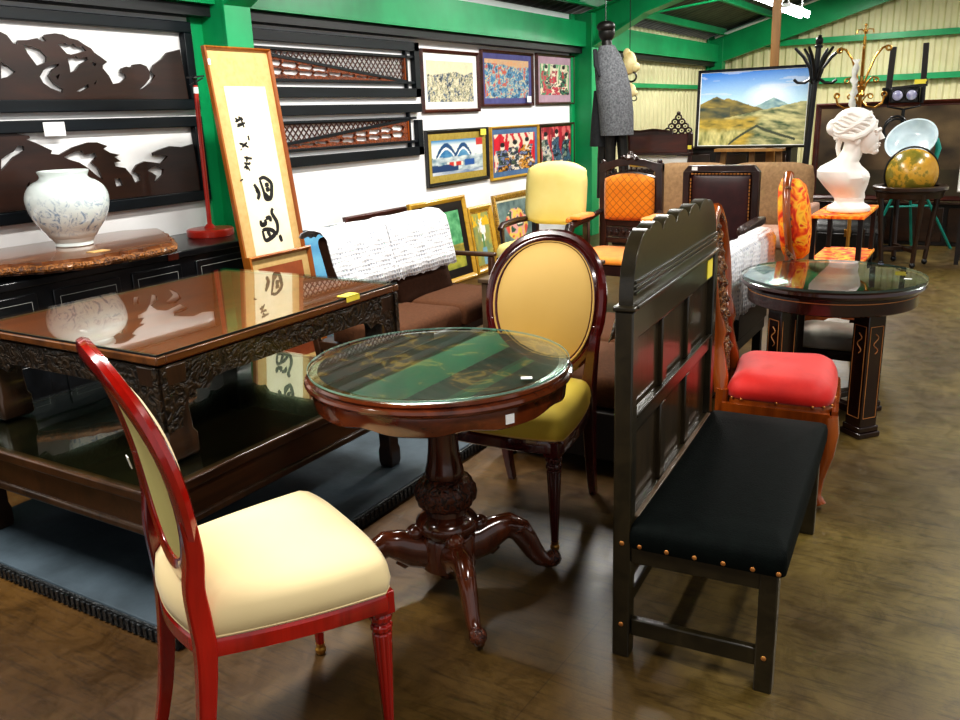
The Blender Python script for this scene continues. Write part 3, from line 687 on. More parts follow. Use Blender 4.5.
for s, ci in zip(INK, CH):
    g = GS[ci]
    big = s[0][1] > .6
    pts = [(uv(*q)[0], -.0135, uv(*q)[1]) for q in s]
    w = .0112 if big else .0062
    # smooth the stroke
    if len(pts) > 2:
        P = []
        for i in range(len(pts)-1):
            p0, p1, p2, p3 = (Vector(pts[max(0, i-1)]), Vector(pts[i]), Vector(pts[i+1]), Vector(pts[min(len(pts)-1, i+2)]))
            for k in range(4):
                f = k/4; P.append(.5*((2*p1)+(p2-p0)*f+(2*p0-5*p1+4*p2-p3)*f*f+(3*p1-p0-3*p2+p3)*f**3))
        P.append(Vector(pts[-1]))
    else: P = [Vector(pts[0]).lerp(Vector(pts[1]), k/4) for k in range(5)]
    N = len(P); rr = [w*(.7+.5*math.sin(PI*(i+.6)/N)) for i in range(N)]
    top = []; 
    for i, q in enumerate(P):
        d = (P[min(i+1, N-1)]-P[max(i-1, 0)]); d = Vector((d.z, 0, -d.x)).normalized()*rr[i]
        top.append((g.bm.verts.new(q+d), g.bm.verts.new(q-d)))
    for A, B in zip(top, top[1:]): g.bm.faces.new((A[0], B[0], B[1], A[1]))
for g in GS: obj('brushed_character', g, 'ink', t, smooth=False)
obj('price_tag', G().bb((-SW/2+.002, -.034, SH-.10), (-SW/2+.018, -.031, SH-.07)), 'tag', t, smooth=False)
o = framed('leaning_picture', 'low amber framed picture standing in front of the tall scroll', 'picture', (0, 0, 0), 0, .50, .705, .024, 'scrollframe', .05, 'silk', lambda u, v: mixc(lin('#6a2c10'), lin('#a0542a'), fbm(u*4, v*9, 2)), 0)
mm = LEAN.copy(); mm.translation = Vector((-3.70, 3.575, 1.825))-zax*SH-yax*.045-xax*.012; o.matrix_world = mm

# ------------------------------------------------------------------ black cabinet, slab, vase, red stand
t = thing('lacquer_cabinet', 'long black lacquered cabinet with ring handles under the wave panels', 'cabinet', (-4.30, 0, 0))
obj('cabinet_body', G().bb((.01, .12, .0), (.59, 3.70, .748)), 'black', t, bevel=.006)
obj('cabinet_top', G().bb((.0, .10, .748), (.61, 3.73, .784)), 'black', t, bevel=.006)
obj('price_tag', G().bb((.611, 2.93, .745), (.614, 3.0, .778)), 'frame_brown', t, smooth=False)
for y0, y1 in ((.24, .66), (.72, 1.14), (1.2, 1.62), (1.68, 2.2), (2.28, 2.64), (2.71, 3.02), (3.12, 3.56)):
    d = obj('drawer', G().bb((.58, y0, .42), (.60, y1, .715)), 'black', t, bevel=.004)
    g = G(); x = .6015; w = .0022
    i0, i1, j0, j1 = y0+.03, y1-.03, .455, .68
    for p, q in (((i0, j0), (i1, j0)), ((i1, j0), (i1, j1)), ((i1, j1), (i0, j1)), ((i0, j1), (i0, j0))): g.bar((x, p[0], p[1]), (x, q[0], q[1]), w, w)
    obj('line_border', g, 'border', d, smooth=False)
    c = (y0+y1)/2
    g = G(); g.tube([(.612, c+.026*math.cos(k*PI/8), .57+.026*math.sin(k*PI/8)) for k in range(16)], .005, 8, closed=True); g.ball((.605, c, .596), .010, 10)
    obj('ring_handle', g, 'blackmetal' if y1 < 3.1 else 'sidewood', d)
    obj('door', G().bb((.58, y0, .06), (.597, y1, .39)), 'black', t, bevel=.004)

out = [(-4.28, 1.2), (-4.29, 1.92), (-4.285, 2.64), (-4.27, 3.1), (-4.15, 3.24), (-3.96, 3.14), (-3.79, 3.03), (-3.65, 2.93), (-3.54, 2.845), (-3.515, 2.69), (-3.54, 2.53), (-3.54, 2.365), (-3.635, 2.21), (-3.745, 2.09), (-3.805, 1.86), (-3.78, 1.56), (-3.745, 1.2)]
rnd = random.Random(2); o2 = []
for i, p in enumerate(out):
    q = out[(i+1) % len(out)]
    for k in range(6):
        f = k/6; j = .012 if p[0] > -4.2 else 0
        o2.append((p[0]+(q[0]-p[0])*f+rnd.uniform(-j, j), p[1]+(q[1]-p[1])*f+rnd.uniform(-j, j)))
t = thing('wood_slab', 'live edge wooden slab lying on the black cabinet under the vase', 'wood slab', (0, 0, .806))
obj('plank', G().shape(o2, [], lambda u, v, w: (u, v, w), .055), 'slab', t, smooth=False)
obj('bark_edge', G().tube([(x+(.015 if x > -4.2 else 0), y, .024) for x, y in o2], [.014+.006*rnd.random() for _ in o2], 8, closed=True), 'slab_edge', t)
for y in (1.56, 2.34, 3.0): obj('foot', G().bb((-4.14, y-.06, -.0215), (-3.79, y+.06, .004)), 'sidewood', t, smooth=False)
obj('price_tag', G().bb((-3.69, 2.47, .0552), (-3.63, 2.56, .0572)), 'silk', t, smooth=False)

t = thing('vase', 'round white porcelain vase with faint blue painting standing on the slab', 'vase', (-3.985, 2.615, .8612))
prof = [(.078, 0), (.082, .004), (.080, .016), (.084, .022), (.112, .06), (.144, .10), (.167, .145), (.176, .185), (.174, .218), (.158, .25), (.132, .271), (.11, .281), (.101, .29), (.102, .30), (.108, .312), (.107, .317), (.1, .317), (.094, .30), (.094, .288), (.14, .255), (.16, .2), (.1, .04), (0, .03)]
sm = []
for i in range(len(prof)-1):
    p0, p1, p2, p3 = [Vector((*prof[max(0, min(len(prof)-1, i+k))], 0)) for k in (-1, 0, 1, 2)]
    for k in range(4):
        f = k/4; q = .5*((2*p1)+(p2-p0)*f+(2*p0-5*p1+4*p2-p3)*f*f+(3*p1-p0-3*p2+p3)*f**3); sm.append((max(0, q.x)*1.1, q.y*1.17))
sm.append((0, prof[-1][1]*1.17))
obj('vase_body', G().lathe(sm, 64), 'vase', t, ang=60)

t = thing('pole_stand', 'thin red lacquered pole stand with round base at the cabinet end', 'stand', (-4.03, 3.535, .7845))
obj('base', G().lathe([(.0, 0), (.134, 0), (.138, .01), (.138, .036), (.132, .044), (.036, .048), (.017, .07), (0, .07)], 40), 'redlac', t)
obj('pole', G().tube([(0, 0, .05), (0, .02, .86)], .0135, 14), 'redlac', t)
obj('top_bracket', G().tube([(0, .02, .86), (0, .02, .90)], .009, 8).bar((0, -.04, .90), (0, .09, .912), .009).bar((0, -.02, .86), (0, .08, .90), .007).ball((0, .02, .90), .015, 10), 'blackmetal', t)
obj('collar', G().tube([(0, .019, .815), (0, .02, .85)], .0148, 14), 'tag', t)

# ------------------------------------------------------------------ two stacked coffee tables
def apron_outline(L, top, mid, leg):
    a = .0
    left = [(a, leg), (.07, leg), (.085, leg+.06), (.10, leg+.085), (.135, leg+.10), (.15, mid-.02), (.185, mid-.03), (.21, mid), (.26, mid+.004)]
    return [(0, top)]+left+[(L-x, z) for x, z in left[::-1]]+[(L, top)]
x0, x1, y0, y1 = -3.03, -2.04, 1.53, 2.72
t = thing('coffee_table', 'upper carved rosewood coffee table with glass top standing on a larger table', 'coffee table', (x0, y0, .4405))
W_, L_ = x1-x0, y1-y0; H_ = .34
obj('tabletop', G().bb((.012, .012, H_-.035), (W_-.012, L_-.012, H_-.004)), 'coffee', t, bevel=.004)
g = G()
for a, b in (((0, 0, H_-.030), (W_, .035, H_-.003)), ((0, L_-.035, H_-.030), (W_, L_, H_-.003)), ((0, .035, H_-.030), (.035, L_-.035, H_-.003)), ((W_-.035, .035, H_-.030), (W_, L_-.035, H_-.003))): g.bb(a, b)
obj('top_frame', g, 'coffee_edge', t, bevel=.005)
obj('glass_top', G().bb((.006, .006, H_-.002), (W_-.006, L_-.006, H_+.005)), 'glass', t, smooth=False)
g = G(); 
for p, q in (((.005, .005), (W_-.005, .005)), ((W_-.005, .005), (W_-.005, L_-.005))): g.bar((p[0], p[1], H_+.0005), (q[0], q[1], H_+.0005), .002, .006)
obj('glass_edge', g, 'strip', t, smooth=False)
ap = apron_outline(L_, H_-.038, H_-.12, .10); ap2 = apron_outline(W_, H_-.038, H_-.12, .10)
obj('apron', G().shape(ap, [], lambda u, v, w: (W_-.03+w, u, v), .02), 'coffee_carve', t, smooth=False)
obj('apron', G().shape(ap, [], lambda u, v, w: (.01+w, u, v), .02), 'coffee_carve', t, smooth=False)
obj('apron', G().shape(ap2, [], lambda u, v, w: (u, .01+w, v), .02), 'coffee_carve', t, smooth=False)
obj('apron', G().shape(ap2, [], lambda u, v, w: (u, L_-.03+w, v), .02), 'coffee_carve', t, smooth=False)
for sx in (0, 1):
    for sy in (0, 1):
        g = G(); k = .115
        cx = .06 if sx == 0 else W_-.06; cy = .06 if sy == 0 else L_-.06
        lv = [(.052, 0), (.058, .012), (.058, .07), (.05, .085), (.047, .15), (.05, .24), (.052, H_-.04)]
        R = []
        for hw, z in lv: R.append([g.bm.verts.new((cx+a*hw, cy+b*hw, z)) for a, b in ((-1, -1), (1, -1), (1, 1), (-1, 1))])
        for A, B in zip(R, R[1:]):
            for i in range(4): g.bm.faces.new((A[i], A[(i+1) % 4], B[(i+1) % 4], B[i]))
        g.bm.faces.new(R[0][::-1]); g.bm.faces.new(R[-1])
        obj('leg', g, 'coffee_leg', t, bevel=.006)
obj('price_tag', G().bb((W_-.045, .86, H_+.0055), (W_+.004, .935, H_+.0075)).bb((W_+.0012, .86, H_-.014), (W_+.004, .935, H_+.0075)), 'yellow', t, smooth=False)

x0, x1, y0, y1 = -3.08, -1.93, 1.372, 2.68
t = thing('coffee_table', 'lower dark glass topped coffee table on the platform carrying the upper table', 'coffee table', (x0, y0, .0525))
W_, L_ = x1-x0, y1-y0; H_ = .38
obj('tabletop', G().bb((.02, .02, H_-.03), (W_-.02, L_-.02, H_-.004)), 'low_top', t, bevel=.003)
g = G()
for a, b in (((0, 0, H_-.036), (W_, .035, H_-.003)), ((0, L_-.035, H_-.036), (W_, L_, H_-.003)), ((0, .035, H_-.036), (.035, L_-.035, H_-.003)), ((W_-.035, .035, H_-.036), (W_, L_-.035, H_-.003))): g.bb(a, b)
obj('top_frame', g, 'low_edge', t, bevel=.006)
obj('glass_top', G().bb((.01, .01, H_-.002), (W_-.01, L_-.01, H_+.005)), 'glass', t, smooth=False)
g = G(); bt = H_-.14
g.bb((.05, .02, bt), (W_-.05, .05, H_-.036)); g.bb((.05, L_-.05, bt), (W_-.05, L_-.02, H_-.036)); g.bb((W_-.05, .02, bt), (W_-.02, L_-.02, H_-.036)); g.bb((.02, .02, bt), (.05, L_-.02, H_-.036))
obj('apron', g, 'low_edge', t, bevel=.008)
g = G()
g.bb((.01, .01, bt-.012), (W_-.01, .04, bt+.016)); g.bb((W_-.04, .01, bt-.012), (W_-.01, L_-.01, bt+.016))
obj('moulding', g, 'coffee_leg', t, bevel=.008)
for cx in (.12, W_-.09):
    for cy in (.10, L_-.12):
        obj('leg', G().lathe([(.04, 0), (.046, .02), (.046, .07), (.04, .09), (.044, bt+.01)], 4, (cx, cy, 0)).tf(Matrix.Translation((cx, cy, 0)) @ Matrix.Rotation(PI/4, 4, 'Z') @ Matrix.Translation((-cx, -cy, 0))), 'darkwood', t, bevel=.005)
# ------------------------------------------------------------------ oval back side chairs
def ell(cx, cz, a, b, yf, n=48):
    out = []
    for i in range(n):
        x, s = egg(2*PI*i/n); out.append((cx+a*x, yf(cz+b*s), cz+b*s))
    return out
def egg(t):                      # oval a little fuller and wider towards the top
    c, s = math.cos(t), math.sin(t); p = .92
    return math.copysign(abs(c)**p, c)*(1+.055*s), math.copysign(abs(s)**p, s)
def ring_profile(g, pts, cen, prof):      # sweep a profile (out, back) round the oval in its own plane
    n = len(pts); R = []
    for i, p in enumerate(pts):
        p = Vector(p); t = (Vector(pts[(i+1) % n])-Vector(pts[i-1])).normalized()
        nrm = Vector((0, 1, .24)).normalized(); o = t.cross(nrm).normalized()
        if o.dot(p-Vector(cen)) < 0: o = -o
        R.append([g.bm.verts.new(p+o*u+nrm*w) for u, w in prof])
    for i in range(n):
        A, B = R[i], R[(i+1) % n]; m = len(prof)
        for k in range(m): g.bm.faces.new((A[k], A[(k+1) % m], B[(k+1) % m], B[k]))
    return g
def oval_chair(label, loc, rz, frame, pad, padback, seatm, tagged=False):
    t = thing('oval_back_chair', label, 'chair', loc, rz, 'pair of oval backed mahogany chairs')
    # seat: y forward
    out = []
    fr, bk, D0, D1 = .255, .185, .235, -.215
    for i in range(25):                                   # bowed front
        f = i/24; x = fr-2*fr*f; out.append((x, D0-.03*(abs(x)/fr)**3 - (.012 if abs(x) > fr*.97 else 0)))
    for i in range(1, 12): f = i/12; out.append((-fr+(fr-bk)*f-.012*math.sin(PI*f), D0-.055+(D1-D0+.055)*f))
    for i in range(15): f = i/14; x = -bk+2*bk*f; out.append((x, D1-.03*math.sin(PI*f)))
    for i in range(1, 12): f = i/12; out.append((bk+(fr-bk)*f+.012*math.sin(PI*f), D1+(D0-.055-D1)*f))
    g = G(); g.rings(out, [(.004, .365), (-.006, .372), (-.006, .405), (.002, .418), (.01, .418)], 2)
    obj('seat_rail', g, frame, t, ang=30)
    g = G(); g.rings(out, [(.004, .412), (-.004, .42), (-.009, .445), (-.003, .475), (.014, .494), (.05, .505), (0, .522)], 7)
    s = obj('seat', g, seatm, t, ang=60)
    obj('braid_trim', G().tube([(x*1.0, y, .418) for x, y in out], .005, 6, closed=True), pad, s)
    yb = lambda z: -.205-.02*(z-.48)-.75*max(0, z-.5)**3       # curved, raked back
    cz, a, b = .765, .212, .25
    pts = ell(0, cz, a, b, yb)
    prof = [(-.028, .006), (-.022, .014), (-.008, .018), (.0, .013), (.008, .018), (.022, .014), (.03, .002), (.028, -.010), (.012, -.017), (-.012, -.017), (-.028, -.006)]
    obj('back_frame', ring_profile(G(), pts, (0, yb(cz), cz), prof), frame, t, ang=40)
    def padmesh(sgn, bulge):
        g = G(); R = []
        for j in range(1, 8):
            f = j/7; R.append([g.bm.verts.new((f*(a-.006)*egg(2*PI*i/48)[0], yb(cz+f*(b-.006)*egg(2*PI*i/48)[1])+sgn*(.004+bulge*(1-f**2.6)), cz+f*(b-.006)*egg(2*PI*i/48)[1])) for i in range(48)])
        c = g.bm.verts.new((0, yb(cz)+sgn*(.004+bulge), cz))
        for k in range(48): g.bm.faces.new((c, R[0][k], R[0][(k+1) % 48]))
        for A, B in zip(R, R[1:]):
            for k in range(48): g.bm.faces.new((A[k], A[(k+1) % 48], B[(k+1) % 48], B[k]))
        return g
    bp = obj('back_pad', padmesh(1, .035), pad, t, ang=80)
    obj('piping', G().tube([(x*(a-.013)/a, y+.016, cz+(z-cz)*(b-.013)/b) for x, y, z in pts], .004, 6, closed=True), pad, bp)
    obj('back_panel', padmesh(-1, .012), padback, t, ang=80)
    if tagged: obj('price_tag', G().box((-a+.015, yb(.70)-.03, .70), (.022, .003, .03), rx=.2), 'tag', t, smooth=False)
    for s in (-1, 1):
        # rear leg running up as a stile into the side of the oval
        P = [(s*.175, -.275, 0), (s*.178, -.245, .12), (s*.182, -.222, .27), (s*.184, -.210, .39), (s*.183, -.212, .46), (s*.188, -.216, .54), (s*.200, yb(.62)-.0, .62), (s*(a-.002), yb(.71), .71)]
        Q = []
        for i in range(len(P)-1):
            p0, p1, p2, p3 = [Vector(P[max(0, min(len(P)-1, i+k))]) for k in (-1, 0, 1, 2)]
            for k in range(5):
                f = k/5; Q.append(.5*((2*p1)+(p2-p0)*f+(2*p0-5*p1+4*p2-p3)*f*f+(3*p1-p0-3*p2+p3)*f**3))
        Q.append(Vector(P[-1])); n = len(Q)
        rr = [.020+.012*min(1, i/(n*.42)) - (.010*max(0, (i/n-.6)/.4)) for i in range(n)]
        obj('leg', G().tube(Q, rr, 4, sq=True), frame, t, bevel=.005, ang=50)
        lg = obj('leg', G().bb((s*.222-.027, .166, .355), (s*.222+.027, .220, .412)).lathe([(.0, .03), (.0125, .03), (.0135, .06), (.024, .30), (.021, .305), (.026, .312), (.026, .322), (.019, .328), (.027, .338), (.027, .348), (.02, .358), (0, .358)], 40, (s*.222, .193, 0), flute=.07), frame, t, bevel=.003, ang=25)
        obj('foot', G().lathe([(0, 0), (.012, 0), (.016, .008), (.016, .016), (.011, .022), (.014, .034), (0, .034)], 16, (s*.222, .193, 0)), 'brass', lg)
    return t
lt = oval_chair('red mahogany oval back chair with cream seat, nearest, turned away at lower left', (-1.362, 1.24, 0), math.radians(-26), 'mahog', 'cream', 'sidecream', 'cream', True)
lt.scale = (.945, .945, .985)
dk = oval_chair('dark mahogany oval back chair with golden back and yellow seat behind the round table', (-1.378, 2.5, 0), math.radians(182), 'mahog_dk', 'cream2', 'sidecream', 'olive_cream')
dk.scale = (1, 1, .965)

# ------------------------------------------------------------------ carved pedestal table
t = thing('pedestal_table', 'round carved walnut pedestal table with glass top between the oval chairs', 'table', (-1.339, 1.956, 0), 0)
R0 = .389
obj('tabletop', G().lathe([(0, .690), (.35, .690), (.372, .694), (R0-.004, .702), (R0, .710), (R0-.003, .718), (R0-.012, .722), (R0-.008, .728), (R0-.012, .735), (R0-.024, .738), (0, .738)], 96), 'walnut_rim', t, ang=30)
obj('inlay_panel', G().lathe([(0, .7382), (R0-.04, .7382), (R0-.04, .7388), (0, .7388)], 64), 'marq', t)
obj('glass_top', G().lathe([(0, .7395), (R0-.014, .7395), (R0-.012, .7405), (R0-.012, .7445), (R0-.014, .7455), (0, .7455)], 96), 'glass', t, ang=20)
obj('glass_edge', G().lathe([(R0-.0122, .7398), (R0-.0112, .7398), (R0-.0112, .7452), (R0-.0122, .7452), (R0-.0122, .7398)], 96), 'glass_edge', t)
g = G(); n = 144; R = [[], [], [], [], []]
for i in range(n):
    a = 2*PI*i/n; zb = .640+.006*math.cos(8*a)+.002*math.cos(16*a)
    for k, (r, z) in enumerate(((.366, .692), (.369, .67), (.366, zb+.008), (.352, zb), (.335, zb+.004))): R[k].append(g.bm.verts.new((r*math.cos(a), r*math.sin(a), z)))
R.append([g.bm.verts.new((.335*math.cos(2*PI*i/n), .335*math.sin(2*PI*i/n), .69)) for i in range(n)])
for A, B in zip(R, R[1:]):
    for k in range(n): g.bm.faces.new((A[k], A[(k+1) % n], B[(k+1) % n], B[k]))
obj('apron', g, 'walnut_rim', t, ang=45)
obj('support_block', G().bb((-.2, -.05, .655), (.2, .05, .689)).bb((-.05, -.2, .655), (.05, .2, .689)), 'walnut', t, bevel=.004)
obj('column', G().lathe([(0, .656), (.07, .656), (.072, .635), (.052, .62), (.056, .60), (.056, .585), (.048, .575), (.046, .56), (.045, .50), (.047, .46), (.052, .425), (.058, .40), (.06, .385), (.057, .378), (0, .378)], 40), 'walnut', t, ang=40)
obj('bulb_carving', G().lathe([(0, .38), (.06, .38), (.074, .37), (.088, .35), (.092, .325), (.088, .30), (.074, .283), (.06, .275), (0, .275)], 48, flute=.05, fn=12), 'walnut_carve', t, ang=60)
obj('lower_turning', G().lathe([(0, .277), (.062, .277), (.064, .262), (.082, .25), (.094, .238), (.098, .225), (.095, .212), (.082, .204), (.08, .195), (.085, .186), (.085, .085), (.07, .075), (.045, .07), (.04, .05), (.03, .04), (0, .035)], 48), 'walnut', t, ang=40)
def cab_leg(ang):
    P = [(.06, .138), (.11, .148), (.155, .172), (.195, .18), (.232, .158), (.258, .115), (.278, .075), (.30, .046), (.325, .033), (.345, .038), (.352, .054)]
    rr = [.062, .057, .050, .043, .039, .035, .031, .028, .026, .024, .018]
    g = G(); g.tube([(r, 0, z) for r, z in P], rr, 12, asp=.72)
    g.tube([(.34-.02*math.cos(k*PI/5)*1.0, 0, .036+.016*math.sin(k*PI/5)) for k in range(10)], .012, 8, closed=True, asp=1.4)
    g.ball((.1, 0, .205), (.03, .03, .026), 14)          # upper scroll
    g.tube([(.085, 0, .2), (.12, 0, .21), (.135, 0, .19), (.12, 0, .175)], .014, 8)
    g.tube([(.12, 0, .11), (.14, 0, .10), (.155, 0, .112), (.145, 0, .13)], .012, 8)
    m = Matrix.Rotation(ang, 4, 'Z'); g.tf(m)
    l = obj('leg', g, 'walnut', t, ang=50)
    g = G(); g.ball((.218, 0, .168), (.05, .03, .024), 16); g.ball((.247, 0, .135), (.024, .026, .04), 12); g.tf(m)
    obj('leaf_carving', g, 'walnut_carve', l)
    g = G(); g.ball((.343, 0, .040), (.026, .026, .026), 14); g.tf(m)
    obj('scroll_toe', g, 'walnut_carve', l)
for k in range(4): cab_leg(math.radians(-44+90*k))
d = Vector((.5, -.86, 0))
obj('price_tag', G().box((.3285, -.171, .668), (.026, .003, .026), rz=math.radians(62.5)), 'tag', t, smooth=False)
obj('price_tag', G().box((.32, -.06, .746), (.03, .02, .001), rz=.5), 'tag', t, smooth=False)

# ------------------------------------------------------------------ oak settle
BL = .955
t = thing('oak_settle', 'tall panelled dark oak settle with scalloped crest and black leather seat', 'bench', (-.735, 1.87, 0), math.radians(4.0))
rk = .012   # post depth half
def bx(n_, a, b, m='oak', bev=.004, par=None): return obj(n_, G().bb(a, b), m, par or t, bevel=bev)
for y in (0, BL-.045): bx('post', (-.025, y, 0), (.022, y+.045, .955))
for y in (0, BL-.045): bx('post_cap', (-.03, y-.004, .955), (.026, y+.049, .968))
g = G(); cr = []
n = 5; Lb = BL-.03; y0 = .015; lob = (Lb)/n
cr.append((y0, .962))
for i in range(9): a = PI-PI/2*i/8*.93; cr.append((y0+.125+.125*math.cos(a), .985+.155*math.sin(a)))
for i in range(n):
    for k in range(1, 9):
        f = k/9; y = y0+.115+(Lb-.23)*(i+f)/n; cr.append((y, 1.122+.026*math.sin(PI*f)**.75))
    if i < n-1: cr.append((y0+.115+(Lb-.23)*(i+1)/n, 1.117))
for i in range(9): a = PI/2*(1-i/8)+.07*(1-i/8)*0; cr.append((y0+Lb-.125+.125*math.cos(a*.93), .985+.155*math.sin(a*.93)))
cr.append((y0+Lb, .962))
crest = obj('crest_board', G().shape(cr, [], lambda u, v, w: (-.02+w, u, v), .036), 'oak', t, bevel=.005)
for z in (1.022, 1.008, .995): obj('moulding', G().bar((.018, y0+.01, z), (.018, y0+Lb-.01, z), .008), 'oak', crest, bevel=.002)
bx('top_rail', (-.018, .045, .875), (.016, BL-.045, .972)); bx('rail_ledge', (-.02, .02, .958), (.03, BL-.02, .970))
bx('mid_rail', (-.016, .045, .625), (.014, BL-.045, .675)); bx('low_rail', (-.016, .045, .33), (.014, BL-.045, .395))
obj('mid_moulding', G().bar((.016, .05, .676), (.016, BL-.05, .676), .012), 'oak', t, bevel=.003)
obj('seat_fillet', G().bar((.022, .05, .392), (.022, BL-.05, .392), .016), 'sidewood', t, bevel=.003)
w4 = (BL-.09)/3
for i in range(3):
    for z0, z1 in ((.395, .625), (.675, .875)):
        bx('panel', (-.008, .047+w4*i+.0, z0), (.0, .047+w4*(i+1)-.0, z1), 'oak_z', 0)
for i in range(1, 3):
    for z0, z1 in ((.395, .625), (.675, .875)): bx('muntin', (-.014, .045+w4*i-.025, z0), (.013, .045+w4*i+.025, z1), 'oak_z')
for y in (0, BL-.045): bx('leg', (.345, y, 0), (.39, y+.045, .34))
bx('seat_rail', (.022, .004, .285), (.35, .028, .345)); bx('seat_rail', (.022, BL-.028, .285), (.35, BL-.004, .345)); bx('seat_rail', (.362, .04, .285), (.385, BL-.04, .345))
bx('stretcher', (.022, .012, .065), (.35, .034, .115)); bx('stretcher', (.022, BL-.034, .065), (.35, BL-.012, .115)); bx('stretcher', (-.012, .045, .13), (.010, BL-.045, .17))
s = obj('seat', G().rings(rrect(.02, .405, -.008, BL+.005, .02), [(0, .335), (-.003, .345), (-.003, .375), (.006, .392), (.02, .399), (0, .408)], 5), 'leather', t, ang=60)
for x in (.05, .12, .19, .26, .33, .39):
    obj('nail', G().ball((x, -.011, .345), (.0065, .003, .0065), 10), 'stud', s)
for x in (0, ): 
    for z in (.34, .10): obj('nail', G().ball((x, -.001, z), (.007, .003, .007), 10), 'stud', t)
obj('nail', G().ball((.367, -.001, .10), (.007, .003, .007), 10), 'stud', t)
obj('price_tag', G().bb((.0165, BL-.14, .885), (.019, BL-.07, .945)), 'yellow', t, smooth=False)

# ------------------------------------------------------------------ inlaid round table
t = thing('round_table', 'dark inlaid round table with thick glass top and square legs behind the settle', 'table', (-.600, 4.03, 0))
H0 = .68
obj('tabletop', G().lathe([(0, H0-.05), (.362, H0-.05), (.38, H0-.044), (.391, H0-.03), (.388, H0-.018), (.375, H0-.012), (0, H0-.012)], 96), 'inlay_rim', t, ang=30)
obj('glass_top', G().lathe([(0, H0-.011), (.384, H0-.011), (.387, H0-.008), (.387, H0-.002), (.384, H0), (0, H0)], 96), 'glass', t, ang=20)
obj('glass_edge', G().lathe([(.3872, H0-.010), (.388, H0-.010), (.388, H0-.001), (.3872, H0-.001), (.3872, H0-.010)], 96), 'glass_edge2', t)
obj('apron', G().lathe([(.34, H0-.05), (.358, H0-.05), (.358, H0-.115), (.35, H0-.12), (.34, H0-.12), (.34, H0-.05)], 96), 'inlay_rim', t, ang=30)
obj('inlay_line', G().lathe([(.3585, H0-.062), (.3592, H0-.062), (.3592, H0-.066), (.3585, H0-.066), (.3585, H0-.062)], 96), 'inlay', t)
obj('price_tag', G().box((.31, -.02, H0+.001), (.03, .014, .001)), 'tag', t, smooth=False)
for k in range(4):
    m = Matrix.Rotation(math.radians(-40+90*k), 4, 'Z')
    g = G().bb((.205, -.045, .04), (.295, .045, H0-.05)); g.tf(m); l = obj('leg', g, 'inlay_wood', t, bevel=.004)
    g = G()
    for z0, z1, h in ((.0, .025, .058), (.025, .05, .052)): g.bb((.25-h, -h, z0), (.25+h, h, z1))
    g.tf(m); obj('plinth', g, 'inlay_wood', l, bevel=.004)
    g = G()
    for f in (-1, 1):
        g.bar((.2955, f*.033, .09), (.2955, f*.033, .50), .003)
        g.bar((.217+(.066 if f > 0 else 0), -.0455, .09), (.217+(.066 if f > 0 else 0), -.0455, .50), .003)
        g.bar((.217+(.066 if f > 0 else 0), .0455, .09), (.217+(.066 if f > 0 else 0), .0455, .50), .003)
    for z in (.09, .50): g.bar((.2955, -.033, z), (.2955, .033, z), .003); g.bar((.217, -.0455, z), (.283, -.0455, z), .003)
    wv = [(.2957, .012*math.sin(i*.9), .38+.008*i) for i in range(12)]; g.tube(wv, .0025, 6)
    g.tube([(.25+.012*math.sin(i*.9), -.0457, .38+.008*i) for i in range(12)], .0025, 6)
    g.tf(m); obj('inlay', g, 'inlay', l, smooth=False)
g = G()
for k in range(2): g.bar((-.22*math.cos(math.radians(-40+90*k)), -.22*math.sin(math.radians(-40+90*k)), .10), (.22*math.cos(math.radians(-40+90*k)), .22*math.sin(math.radians(-40+90*k)), .10), .05, .03)
obj('stretcher', g, 'inlay_wood', t, bevel=.004)

